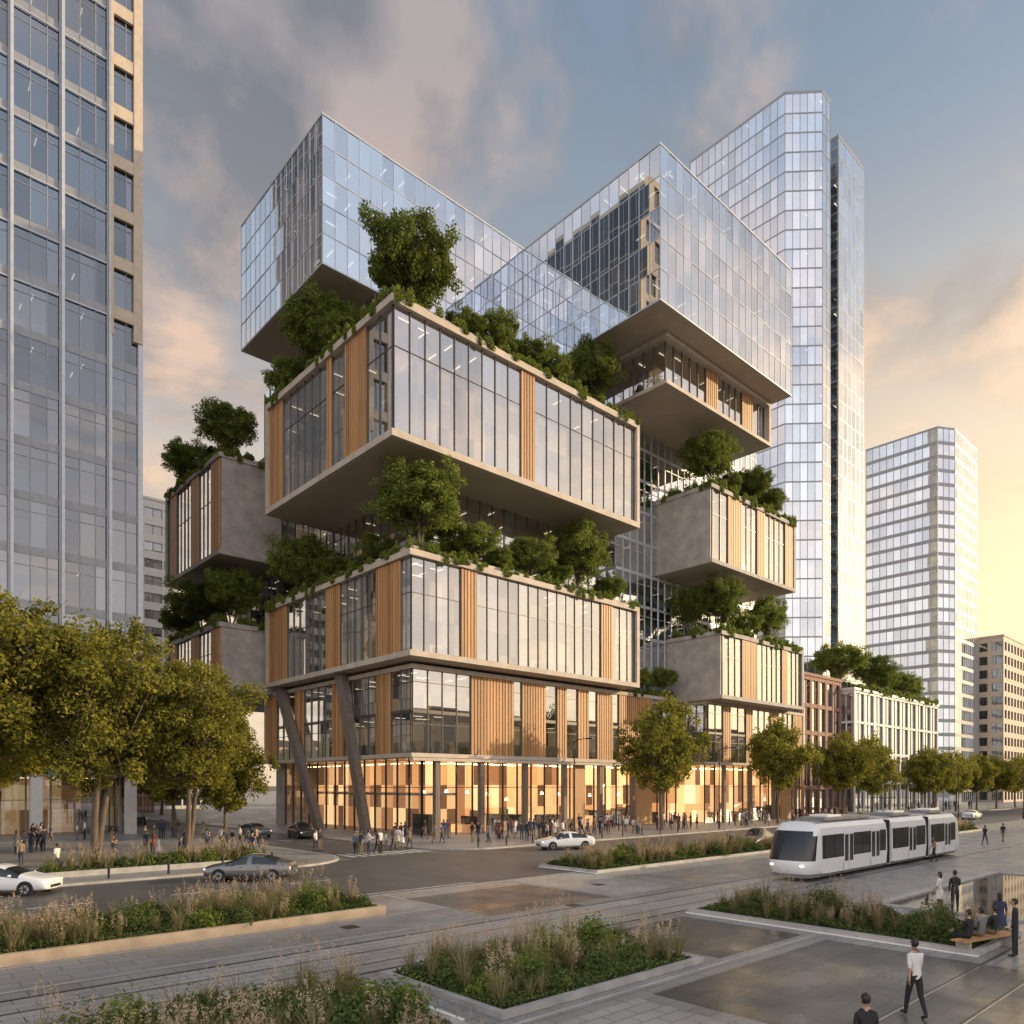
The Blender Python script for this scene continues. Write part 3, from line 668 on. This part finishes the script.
planter((-9,26.2,16.8,30.6),11,.38,shr=1.3)
planter((11.2,12.6,19.4,17.8),12,.17,kerbm,shr=1.3)
planter((2.2,12.6,10.2,17.8),13,.17,kerbm,shr=2.2)
planter((26.4,7.2,31.2,18.0),14,.2,kerbm,lit=('l',),shr=1.7)
planter((34,29.6,58,34.6),15,.2,kerbm,lit=('l',),near=False,shr=1.4)
planter((62,27,100,30.4),16,.2,kerbm,near=False,shr=1.5)
planter((53,-2,62,5.2),17,.2,kerbm,near=False,shr=1.5)
planter((8,48.2,22,50.6),18,.45,kerbm,near=False,shr=2.5)
planter((66,9,100,14),19,.2,kerbm,near=False,shr=1.5)
planter((2.6,5.5,8.6,11.9),20,.17,kerbm,near=True,shr=2.6)
lm=MB(); 
for b in ((10.45,13.2,10.57,17.4),(13.0,18.0,17.5,18.1),(5.5,18.0,9.8,18.1)): lm.box(b[0],b[1],.0125,b[2],b[3],.05)
lm.build('pale_ground_strip',[pale])

# ---------------- people ----------------
skinm=simple('skin',(.42,.25,.17),.5,var=.08); hairm=simple('hair',(.02,.014,.01),.5); shoem=simple('shoes',(.025,.022,.02),.4)
eyem=simple('eye',(.01,.01,.01),.2); 
def cloth(n,c): return simple(n,c,.85,var=.15,scale=6)
shirts=[cloth('white_cloth',(.68,.66,.62)),cloth('black_cloth',(.02,.02,.022)),cloth('navy_cloth',(.03,.04,.08)),cloth('grey_cloth',(.18,.18,.18)),cloth('tan_cloth',(.33,.24,.16)),cloth('red_cloth',(.17,.05,.04)),cloth('blue_cloth',(.08,.12,.19))]
pants=[cloth('dark_trousers',(.018,.018,.022)),cloth('denim',(.04,.055,.09)),cloth('khaki',(.2,.15,.1))]
def person_mesh(name,la=0,lk=0,ra=0,rk=0,laa=0,raa=0,elb=.25,elbR=None,sit=False,skirt=False,sleeve=False,longhair=False,lean=0,headturn=0):
    P=[];E=[];Rd=[]
    def add(p,r,par=None,l='shirt'):
        P.append(Vector(p)); Rd.append(r); i=len(P)-1
        if par is not None: E.append((par,i,l))
        return i
    pel=add((0,0,.96),.125); 
    sp=add((0,.0,1.13),.112,pel); ch=add((0,0,1.33),.135,sp); nb=add((0,-.01,1.45),.07,ch); nk=add((0,.0,1.54),.05,nb,'skin')
    hands=[]
    def limb_dir(a,s=0): return Vector((s,math.sin(a),-math.cos(a)))
    for sx,a,kn in ((-1,la,lk),(1,ra,rk)):
        hp=add((sx*.085,0,.91),.095,pel,'pants')
        d=limb_dir(a,sx*.02); k=P[hp]+d*.43; ki=add(k,.062,hp,'pants')
        d2=limb_dir(a-kn,0); an=k+d2*.41; ai=add(an,.042,ki,'pants')
        ft=Vector((sx*.02,math.cos(a-kn),math.sin(a-kn)*.9)) if not sit else Vector((sx*.02,1,0))
        add(an+ft*-.02+Vector((0,0,-.045)),.04,ai,'shoe'); add(an+ft*.16+Vector((0,0,-.05)),.032,len(P)-1,'shoe')
    for sx,a,eb in ((-1,laa,elb),(1,raa,elbR if elbR is not None else elb)):
        sh=add((sx*.165,-.005,1.40),.06,ch,'shirt')
        d=limb_dir(a,sx*.10).normalized(); e=P[sh]+d*.28; ei=add(e,.042,sh,'shirt')
        d2=limb_dir(a+eb,sx*.02).normalized(); w=e+d2*.25; wi=add(w,.028,ei,'skin' if sleeve else 'shirt')
        pm=w+d2*.07; add(pm,.030,wi,'skin'); hands.append((w,pm,d2,sx))
    me=bpy.data.meshes.new('sk'); me.from_pydata([tuple(p) for p in P],[(a,b) for a,b,_ in E],[]); ob=bpy.data.objects.new('sk',me); COL.objects.link(ob)
    md=ob.modifiers.new('s','SKIN'); md.use_smooth_shade=True
    for i,r in enumerate(Rd): 
        sv=me.skin_vertices[0].data[i]; sv.radius=(r,r*(.78 if i in (0,1,2) else 1)) ; sv.use_root=(i==0)
    ss=ob.modifiers.new('u','SUBSURF'); ss.levels=1
    bpy.context.view_layer.update(); dg=bpy.context.evaluated_depsgraph_get()
    ev=ob.evaluated_get(dg).to_mesh(); mb=MB()
    mb.v=[tuple(v.co) for v in ev.vertices]
    L={'shirt':0,'pants':1,'skin':2,'shoe':3}
    for f in ev.polygons:
        c=f.center; best=9;bl='shirt'
        for a,b,l in E:
            pa,pb=P[a],P[b]; ab=pb-pa; t=max(0,min(1,(c-pa).dot(ab)/max(ab.length_squared,1e-6))); dd=(c-(pa+ab*t)).length-(Rd[a]*(1-t)+Rd[b]*t)
            if dd<best: best=dd;bl=l
        mb.f.append(tuple(f.vertices)); mb.m.append(L[bl])
    ob.evaluated_get(dg).to_mesh_clear(); bpy.data.objects.remove(ob)
    nkp=P[4]; hc=nkp+Vector((0,.02,.10)); i0=len(mb.v)
    mb.ell((0,0,0),(.073,.093,.118),2,16,12)
    for i in range(i0,len(mb.v)):
        x,y,z=mb.v[i]
        if z<-.02: x*=1-.25*(-z/.118); 
        if y>.07 and abs(x)<.02 and -.035<z<.01: y+=.022
        if y<-.02 and z<-.05: y*=.75
        mb.v[i]=(x,y,z)
    nf0=len(mb.f)-16*12
    for k in range(nf0,len(mb.f)):
        vs=[mb.v[q] for q in mb.f[k]]; cy=sum(v[1] for v in vs)/4; cz=sum(v[2] for v in vs)/4
        if cz>.055 or (cy<-.005 and cz>-.06): mb.m[k]=4
    mb.ell((-.030,.083,.012),(.011,.008,.007),5,6,4); mb.ell((.030,.083,.012),(.011,.008,.007),5,6,4)
    mb.ell((0,.086,-.055),(.022,.007,.005),5,6,4)
    mb.ell((-.075,0,-.005),(.010,.02,.03),2,6,5); mb.ell((.075,0,-.005),(.010,.02,.03),2,6,5)
    mb.ell((0,-.018,.03),(.080,.092,.102),4,14,8)
    if longhair: mb.ell((0,-.055,-.07),(.075,.05,.15),4,12,8)
    Rm=Matrix.Rotation(headturn,3,'Z')
    for i in range(i0,len(mb.v)): 
        q=Rm@Vector(mb.v[i]); mb.v[i]=tuple(q+hc)
    for w,pm,d,sx in hands:
        side=Vector((0,1,0)) if abs(d.y)<.8 else Vector((0,0,1)); side=(side-d*side.dot(d)).normalized(); nr=d.cross(side)*(-sx)
        for k,(o,l) in enumerate(((-.024,.062),(-.008,.076),(.008,.08),(.024,.07))):
            b=pm+side*o+d*.01; m1=b+d*l*.5+nr*.004; e=m1+d*l*.4+nr*.02
            mb.tube([b,m1,e],[.0085,.008,.006],5,2)
        b=w+d*.03+side*.02; mb.tube([b,b+side*.03+d*.025,b+side*.035+d*.055],[.011,.009,.007],5,2)
    if skirt:
        i=len(mb.v); n=16; prof=((1.02,.135,.11),(.92,.17,.14),(.75,.2,.17),(.58,.23,.2))
        for z,rx,ry in prof:
            for q in range(n): t=6.283*q/n; k=1+.05*math.sin(5*t)*(1.02-z); mb.v.append((rx*k*math.cos(t),ry*k*math.sin(t),z))
        for a in range(3):
            for q in range(n): r=(q+1)%n; mb.f.append((i+a*n+q,i+a*n+r,i+(a+1)*n+r,i+(a+1)*n+q)); mb.m.append(0)
    zm=min(v[2] for v in mb.v)
    mb.v=[(x,y,z-zm) for x,y,z in mb.v]
    return mb.mesh(name,[shirts[0],pants[0],skinm,shoem,hairm,eyem],True)
PM=[person_mesh('person_standing',.05,.05,-.03,.02,.05,-.05),
    person_mesh('person_walking',.26,.08,-.16,.22,-.25,.25,.3,sleeve=True),
    person_mesh('person_walking_b',-.2,.25,.28,.08,.28,-.28,.3,sleeve=True),
    person_mesh('woman_standing',.03,.03,-.02,.02,.1,.0,.6,skirt=True,longhair=True,sleeve=True),
    person_mesh('person_phone',.02,.05,.0,.0,.1,.3,.1,elbR=1.7,headturn=.3),
    person_mesh('person_seated',1.5,1.5,1.45,1.5,.5,.5,.7,sit=True,longhair=False)]
def person(k,x,y,z,head,sh=None,pt=None,h=1.75):
    o=bpy.data.objects.new('person',PM[k]); COL.objects.link(o); o.location=(x,y,z); o.rotation_euler=(0,0,head); s=h/1.75; o.scale=(s,s,s)
    o.material_slots[0].link='OBJECT'; o.material_slots[0].material=shirts[random.choice((0,0,1,1,2,2,3,4,5,6)) if sh is None else sh]
    o.material_slots[1].link='OBJECT'; o.material_slots[1].material=pants[random.randrange(3) if pt is None else pt]
    return o
YAW=-math.atan2(CF[0],CF[1])
def pg(k,px,py,head=0,z=.012,**kw):
    x,y=G(px,py); return person(k,x,y,z,YAW+head,**kw)
pg(1,915,1018,.2,sh=0,pt=0,h=1.8)
pg(0,866,1096,.1,sh=1,pt=0,h=1.75)
pg(3,940,912,.6,sh=0,h=1.68); pg(4,955,914,-.2,sh=1,pt=0,h=1.8)
pg(0,1015,957,.9,sh=1,pt=0,h=1.8); pg(3,1000,942,-.6,sh=2,h=1.66)
pg(1,934,862,1.3,sh=4,z=.012); pg(2,985,845,-1.2,z=.012); pg(1,1003,842,-1.2,z=.012)
def bench(x,y,rot,L=3.2):
    r=empty('park_bench',(x,y,.012)); r.rotation_euler=(0,0,rot); mb=MB()
    for k in range(4): mb.box(-L/2,-.24+k*.125,.40,L/2,-.135+k*.125,.45)
    mb.build('seat',[wood],r); mb=MB(); 
    for s in (-L/2+.3,L/2-.3): mb.box(s-.06,-.22,0,s+.06,.22,.398)
    mb.build('legs',[concg],r); return r
bx,by=G(985,950); bench(bx,by,YAW+.5,3.0)
for i,(dx,sh) in enumerate(((-.9,1),(-.2,3),(.55,1))):
    c,s=math.cos(YAW+.5),math.sin(YAW+.5); o=person(5,bx+dx*c,by+dx*s,.012,YAW+.5+random.uniform(-.15,.15),sh=sh)
pg(1,57,875,1.2,z=.13); pg(1,115,868,-1.4,z=.13); pg(2,180,866,-.8,z=.13); pg(0,207,852,1,z=.13); pg(4,221,848,z=.13); 
rr=random.Random(3)
def group(n,x0,x1,y0,y1,z=.13):
    while n>0:
        x,y=rr.uniform(x0,x1),rr.uniform(y0,y1); a=rr.uniform(0,6.28); k=rr.choice((1,1,2,2,3))
        for q in range(k):
            person(rr.randrange(5),x+q*.7*math.cos(a+1.57)+rr.uniform(-.1,.1),y+q*.7*math.sin(a+1.57),z,a+rr.uniform(-.3,.3),h=rr.uniform(1.65,1.92)); n-=1
group(66,37.5,84,48.8,60.2); group(28,38,66,49,55); group(46,84,125,49,55.5); group(18,135,185,50,55); group(46,5,26.5,52,84); group(14,28,36,49,56,.01)

# ---------------- cars ----------------
def carpaint(n,c,mt=.3,coat=1):
    m,nt,o=nm(n); p=N(nt,'ShaderNodeBsdfPrincipled'); p.inputs['Base Color'].default_value=rgba(c); p.inputs['Metallic'].default_value=mt; p.inputs['Coat Weight'].default_value=coat; p.inputs['Coat Roughness'].default_value=.04
    nz=N(nt,'ShaderNodeTexNoise'); nz.inputs['Scale'].default_value=300; mr=N(nt,'ShaderNodeMapRange'); mr.inputs['To Min'].default_value=.24; mr.inputs['To Max'].default_value=.36
    nt.links.new(nz.outputs['Fac'],mr.inputs['Value']); nt.links.new(mr.outputs[0],p.inputs['Roughness']); nt.links.new(p.outputs[0],o.inputs[0]); return m
cglass=carpaint('tinted_glass',(.012,.014,.016),0,.4); tyre=simple('tyre',(.015,.015,.015),.8); rim=simple('alloy_rim',(.45,.45,.46),.3,metal=.9)
hl=emit('headlight',(1,.9,.7),2.5); tl=emit('tail_light',(1,.05,.02),1.0)
def car(x,y,rot,paintm,L=4.9,W=.93,suv=0):
    r=empty('car',(x,y,.01)); r.rotation_euler=(0,0,rot)
    st=[(0,.68,.30,.62,.70,.54),(.08,.84,.22,.70,.79,.66),(.5,.91,.18,.80,.90,.72),(1.3,W,.18,.90,1.00,.76),(2.1,W,.18,.95,1.38,.64),(2.55,W,.18,.96,1.46,.61),(2.64,W,.18,.96,1.465,.61),(3.35,W,.18,.98,1.42,.60),(4.2,W,.18,1.0,1.12,.68),(4.65,.90,.2,.97,1.07,.68),(4.84,.84,.26,.88,.98,.64),(4.9,.74,.34,.72,.80,.58)]
    mb=MB(); rings=[]
    for (sx,w,zb,bz,tz,wt) in st:
        tz+=suv*(.3 if tz>1.2 else .12); bz+=suv*.12
        half=[(w*.82,zb),(w*.98,zb+.13),(w,.5),(w*.965,bz),(wt,tz),(wt*.45,tz+.035)]
        ring=half+[(-a,b) for a,b in reversed(half)]
        rings.append([len(mb.v)+k for k in range(12)]); mb.v+=[(sx-L/2,a,b) for a,b in ring]
    for i in range(len(st)-1):
        for k in range(12):
            k2=(k+1)%12; m=0
            cab=3<=i<=7 and i!=5
            if cab and k in (3,7): m=1
            if i==3 and k in (4,5,6): m=1
            if i==7 and k in (4,5,6): m=1
            mb.f.append((rings[i][k],rings[i+1][k],rings[i+1][k2],rings[i][k2])); mb.m.append(m)
    for rg_ in (rings[0],rings[-1]):
        for k in range(5): mb.f.append((rg_[k],rg_[k+1],rg_[10-k],rg_[11-k])); mb.m.append(0)
    o=mb.build('body',[paintm,cglass],r,True); s=o.modifiers.new('s','SUBSURF'); s.levels=2; s.render_levels=2
    wb=MB(); 
    for wx in (.95-L/2,3.9-L/2):
        for sy in (-1,1):
            wb.tube([(wx,sy*(W-.12),.345),(wx,sy*(W+.004),.345)],[.385,.385],22,0)
            wb.tube([(wx,sy*(W-.1),.33),(wx,sy*(W+.012),.33)],[.325,.325],22,0)
            wb.tube([(wx,sy*(W+.0),.33),(wx,sy*(W+.02),.33)],[.22,.20],18,1)
            for q in range(5):
                t=q*1.2566; wb.tube([(wx,sy*(W+.022),.33),(wx+.2*math.cos(t),sy*(W+.022),.33+.2*math.sin(t))],[.03,.022],5,0)
    wb.build('wheels',[tyre,rim],r)
    lb=MB()
    for sy in (-1,1):
        lb.ell((.14-L/2,sy*.66,.68),(.10,.16,.055),0,10,6); lb.ell((4.80-L/2,sy*.64,.84),(.07,.19,.05),1,10,6)
        lb.ell((1.62-L/2,sy*(W+.08),1.0),(.07,.11,.06),2,8,6)
    lb.box(-L/2-.01,-.42,.36,-L/2+.06,.42,.5,3); lb.box(L/2-.06,-.25,.55,L/2+.0,.25,.65,4)
    for sy in (-1,1):
        lb.box(-.92,sy*(W-.02)-.012,.17,1.0,sy*(W-.02)+.012,.23,3)
        for dx in (-.35,.55): lb.box(dx,sy*(W*.985)-.012,.81,dx+.16,sy*(W*.985)+.012,.83,3)
    lb.build('lights_trim',[hl,tl,paintm,darkm,whitep],r)
cp=[carpaint('silver_paint',(.30,.31,.33),.7),carpaint('white_paint',(.7,.7,.69),.0),carpaint('black_paint',(.015,.015,.017),.2),carpaint('grey_paint',(.13,.13,.135),.5)]
x,y=G(251,880); car(x,y,math.radians(-41),cp[3])
x,y=G(5,894); car(x,y,math.radians(140),cp[1])
x,y=G(565,849); car(x,y,math.radians(-22),cp[1])
x,y=G(302,838); car(x,y,math.radians(80),cp[2],suv=.5)
x,y=G(757,848); car(x,y,math.radians(10),cp[2],suv=.8)
car(112,42.5,0,cp[0]); car(132,37,math.pi,cp[1]); car(32,75,math.radians(90),cp[0]); car(30,110,math.radians(-90),cp[2],suv=.6)

# ---------------- tram ----------------
def tram(x,y):
    r=empty('tram',(x,y,.02)); 
    wp=simple('tram_white',(.72,.72,.71),.3,var=.03); gp=simple('tram_grey',(.20,.20,.21),.4)
    ring=[(1.12,.22),(1.27,.45),(1.32,1.15),(1.30,2.45),(1.22,2.95),(1.0,3.2),(.5,3.3)]
    full=ring+[(-a,b) for a,b in reversed(ring)]
    n=len(full)
    lens=[(0,9.2),(10.0,16.2),(17.0,22.5)]
    for si,(a,b) in enumerate(lens):
        mb=MB(); R=[]
        for sx in (a,b):
            R.append([len(mb.v)+k for k in range(n)])
            for p_,q_ in full: mb.v.append((sx,p_,q_))
        for k in range(n):
            k2=(k+1)%n; mb.f.append((R[0][k],R[1][k],R[1][k2],R[0][k2])); mb.m.append(1 if k in (0,n-2,n-1,5,6,7) else 0)
        for q in R: mb.f.append(tuple(q)); mb.m.append(0)
        mb.build('car_body_%d'%(si+1),[wp,gp],r,False)
        wb=MB(); x0=a+(.3 if si==0 else .35); x1=b-.35
        for sy in (-1,1):
            X=x0; k=0
            while X<x1-.6:
                w=1.25 if k%3!=2 else 1.35; w=min(w,x1-X)
                if k%3==2:
                    for q in (0,1):
                        xa=X+q*w/2+.03; wb.box(xa,sy*1.335-.012,.5,xa+w/2-.06,sy*1.335+.012,2.62,1)
                        wb.box(xa+.08,sy*1.352-.01,.95,xa+w/2-.14,sy*1.352+.01,2.5,0)
                else: wb.box(X+.04,sy*1.325-.014,1.3,X+w-.04,sy*1.325+.014,2.5,0)
                X+=w; k+=1
            wb.box(x0-.2,sy*1.322-.006,.42,x1+.15,sy*1.322+.006,.50,1)
            wb.box(x0-.2,sy*1.321-.006,1.24,x1+.15,sy*1.321+.006,2.56,2)
        wb.build('windows_%d'%(si+1),[cglass,wp,darkm],r)
        rb=MB(); rb.box(a+1.6,-.75,3.3,b-1.4,.75,3.5,0); rb.box(a+2.4,-.55,3.51,a+4.2,.55,3.62,1); rb.build('roof_unit_%d'%(si+1),[gp,wp],r)
        bb=MB()
        for bx_ in ((a+b)/2-1.2,(a+b)/2+1.2):
            for sy in (-1,1): bb.tube([(bx_,sy*.66,.31),(bx_,sy*.78,.31)],[.3,.3],16,0)
        bb.box((a+b)/2-2,-1.0,.2,(a+b)/2+2,1.0,.5,0)
        bb.build('bogie_%d'%(si+1),[tyre],r)
    lv=[(.22,-1.15,1.10),(.45,-1.42,1.26),(.85,-1.55,1.31),(1.18,-1.52,1.32),(1.9,-1.22,1.315),(2.55,-.86,1.295),(2.8,-.66,1.25),(3.08,-.36,1.10),(3.28,.0,.6)]
    for nm_,ox,sg in (('nose',0,1),('tail',22.5,-1)):
        mb=MB(); rows=[]
        for z_,fx,w in lv:
            q=[(.01,w),(fx*.45,w*.985),(fx*.80,w*.88),(fx*.96,w*.62),(fx,w*.25),(fx,-w*.25),(fx*.96,-w*.62),(fx*.80,-w*.88),(fx*.45,-w*.985),(.01,-w)]
            rows.append([len(mb.v)+k for k in range(10)]); mb.v+=[(ox+sg*a_,b_,z_) for a_,b_ in q]
        for i in range(len(rows)-1):
            for k in range(9):
                m=0
                if 3<=i<=4 and 1<=k<=7: m=2
                if i==5 and 2<=k<=6: m=2
                if i==0: m=1
                mb.f.append((rows[i][k],rows[i][k+1],rows[i+1][k+1],rows[i+1][k])); mb.m.append(m)
        mb.f.append(tuple(rows[-1])); mb.m.append(1); mb.f.append(tuple(rows[0])); mb.m.append(1)
        mb.build(nm_,[wp,gp,cglass],r,True)
    gw=MB()
    for a,b in ((9.2,10.0),(16.2,17.0)):
        for q in range(6): gw.box(a+q*.133+.01,-1.18,.35,a+q*.133+.1,1.18,3.12,0)
        gw.box(a,-1.1,.4,b,1.1,3.05,0)
    gw.build('gangway',[tyre],r)
    pn=MB(); pn.tube([(12,0,3.6),(13.2,0,4.1),(12.2,0,4.5)],[.04,.04,.03],6); pn.box(12.1,-.8,4.5,12.35,.8,4.54); pn.build('pantograph',[darkm],r)
    h=MB()
    for sy in (-1,1): h.ell((-1.44,sy*.85,.92),(.07,.16,.07),0,10,6)
    h.build('headlights',[hl],r)
tram(40.4,20.02)
def lamp(x,y,rot,h=9,z=.13):
    r=empty('street_lamp',(x,y,z)); r.rotation_euler=(0,0,rot); mb=MB()
    mb.tube([(0,0,0),(0,0,.9),(0,0,.95),(0,0,h)],[.13,.12,.075,.055],10); mb.tube([(0,0,h-.1),(.6,0,h+.15),(1.9,0,h+.2)],[.05,.045,.035],7); mb.build('pole',[darkm],r)
    mb=MB(); mb.box(1.5,-.14,h+.12,2.4,.14,h+.24); mb.build('lamp_head',[darkm],r)
for (x,y) in ((52.5,48.6),(78,48.6),(104,48.6),(130,48.6),(156,48.6),(2,46)): lamp(x,y,math.radians(-90),9.5)
for (x,y) in ((112,33),(140,32),(170,32)): lamp(x,y,math.radians(90),8,0)
def bollard(x,y):
    r=empty('bollard',(x,y,.13)); mb=MB(); mb.tube([(0,0,0),(0,0,.85),(0,0,.9)],[.07,.07,.045],10); mb.build('post',[darkm],r)
for x in np.arange(40,70,3.2): bollard(x,48.1)
for x in np.arange(8,24,3.2): bollard(x,46.0)

# ---------------- camera, sun, sky ----------------
cam=bpy.data.cameras.new('camera'); co=bpy.data.objects.new('camera',cam); COL.objects.link(co)
co.location=(0,0,CH); co.rotation_euler=(math.pi/2,0,YAW); cam.sensor_width=36; cam.lens=FPX/1024*36; cam.shift_y=(HOR-512)/1024; cam.clip_end=8000; S.camera=co
EL=math.radians(15)
def azd(a): a=math.radians(a); return (math.sin(a)*CR[0]+math.cos(a)*CF[0],math.sin(a)*CR[1]+math.cos(a)*CF[1])
hx,hy=azd(80)
sd=Vector((hx*math.cos(EL),hy*math.cos(EL),math.sin(EL)))
sl=bpy.data.lights.new('sun','SUN'); sl.energy=5.0; sl.angle=math.radians(.6); sl.color=(1,.76,.46); so=bpy.data.objects.new('sun',sl); COL.objects.link(so); so.rotation_euler=sd.to_track_quat('Z','Y').to_euler(); so.location=(60,-60,120)
W=bpy.data.worlds.new('World'); S.world=W; W.use_nodes=True; nt=W.node_tree; nt.nodes.clear(); l=nt.links.new
out=N(nt,'ShaderNodeOutputWorld'); sky=N(nt,'ShaderNodeTexSky',sky_type='NISHITA'); sky.sun_disc=False; sky.sun_elevation=EL; sky.sun_rotation=math.atan2(hx,hy); sky.dust_density=2.5; sky.air_density=1.2
bg=N(nt,'ShaderNodeBackground'); bg.inputs[1].default_value=.13; l(sky.outputs[0],bg.inputs[0])
tc=N(nt,'ShaderNodeTexCoord'); sep=N(nt,'ShaderNodeSeparateXYZ'); l(tc.outputs['Generated'],sep.inputs[0])
def mth(op,a,b=None,clamp=False):
    n=N(nt,'ShaderNodeMath',operation=op); n.use_clamp=clamp
    for i,v in enumerate((a,b)):
        if v is None: continue
        if isinstance(v,(int,float)): n.inputs[i].default_value=v
        else: l(v,n.inputs[i])
    return n.outputs[0]
def dotp(v):
    d=N(nt,'ShaderNodeVectorMath',operation='DOT_PRODUCT'); l(tc.outputs['Generated'],d.inputs[0]); d.inputs[1].default_value=v; return d.outputs['Value']
def ramp(src,pts,interp='LINEAR'):
    r=N(nt,'ShaderNodeValToRGB'); r.color_ramp.interpolation=interp; e=r.color_ramp.elements
    while len(e)<len(pts): e.new(.5)
    for i,(p_,c) in enumerate(pts): e[i].position=p_; e[i].color=rgba(c)
    l(src,r.inputs[0]); return r.outputs[0]
z=mth('MAXIMUM',sep.outputs[2],0.0); zz=mth('ADD',z,.22)
cmb=N(nt,'ShaderNodeCombineXYZ'); l(mth('DIVIDE',sep.outputs[0],zz),cmb.inputs[0]); l(mth('DIVIDE',sep.outputs[1],zz),cmb.inputs[1])
def cloudnoise(off):
    mp=N(nt,'ShaderNodeMapping'); mp.inputs['Location'].default_value=(7.3+off[0],2.6+off[1],0); l(cmb.outputs[0],mp.inputs[0])
    n1=N(nt,'ShaderNodeTexNoise'); n1.inputs['Scale'].default_value=2.3; n1.inputs['Detail'].default_value=12; n1.inputs['Roughness'].default_value=.55; n1.inputs['Distortion'].default_value=.3; l(mp.outputs[0],n1.inputs['Vector']); return n1.outputs['Fac']
na=cloudnoise((0,0)); nb_=cloudnoise((hx*.09,hy*.09))
mask=ramp(na,((.41,(0,0,0)),(.60,(1,1,1))),'EASE')
lit=mth('ADD',mth('MULTIPLY',mth('SUBTRACT',na,nb_),6.0),.38,True)
clear=ramp(z,((0,(1.0,.78,.54)),(.22,(.92,.74,.56)),(.40,(.64,.58,.53)),(.54,(.36,.40,.45)),(.70,(.21,.28,.37)),(1,(.15,.20,.28))))
cdark=ramp(z,((0,(.66,.51,.42)),(.28,(.52,.42,.37)),(.5,(.30,.275,.285)),(.7,(.175,.18,.205)),(1,(.13,.14,.18))))
clit=ramp(z,((0,(1.08,.82,.54)),(.3,(1.04,.74,.50)),(.5,(.88,.61,.45)),(.7,(.46,.39,.37)),(1,(.30,.30,.33))))
def mix(f,a,b,cl=True):
    m=N(nt,'ShaderNodeMix',data_type='RGBA'); m.clamp_factor=cl
    if isinstance(f,(int,float)): m.inputs[0].default_value=f
    else: l(f,m.inputs[0])
    for i,v in ((6,a),(7,b)):
        if isinstance(v,tuple): m.inputs[i].default_value=rgba(v)
        else: l(v,m.inputs[i])
    return m.outputs[2]
cl=mix(lit,cdark,clit)
base=mix(mth('MULTIPLY',mask,.85),clear,cl)
# sky outside the view: colour cooled to neutralise glass reflections and fill light
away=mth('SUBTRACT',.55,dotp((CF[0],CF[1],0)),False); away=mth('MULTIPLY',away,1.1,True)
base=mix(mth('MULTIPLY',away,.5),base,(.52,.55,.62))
a5=azd(44)
sp_=mth('POWER',mth('MAXIMUM',dotp((a5[0],a5[1],.14)),0.0),4.0,True)
lowz=mth('SUBTRACT',1.0,mth('MULTIPLY',z,1.55),True)
glow=mth('MULTIPLY',sp_,mth('POWER',lowz,1.5))
gm=mix(mth('MULTIPLY',glow,1.8,True),base,(1.40,1.05,.62))
br=mth('ADD',1.0,mth('MULTIPLY',mth('SUBTRACT',.85,dotp((CF[0],CF[1],0)),False),1.0))  # sky strength raised away from camera axis, added fill for glass and ground
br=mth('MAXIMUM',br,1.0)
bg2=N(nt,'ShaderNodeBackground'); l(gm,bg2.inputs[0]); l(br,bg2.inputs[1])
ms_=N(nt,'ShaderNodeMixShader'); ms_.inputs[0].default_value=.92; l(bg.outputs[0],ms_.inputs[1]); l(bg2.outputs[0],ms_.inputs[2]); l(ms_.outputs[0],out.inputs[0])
S.view_settings.view_transform='Standard'; S.view_settings.look='None'; S.view_settings.exposure=0; S.view_settings.gamma=1
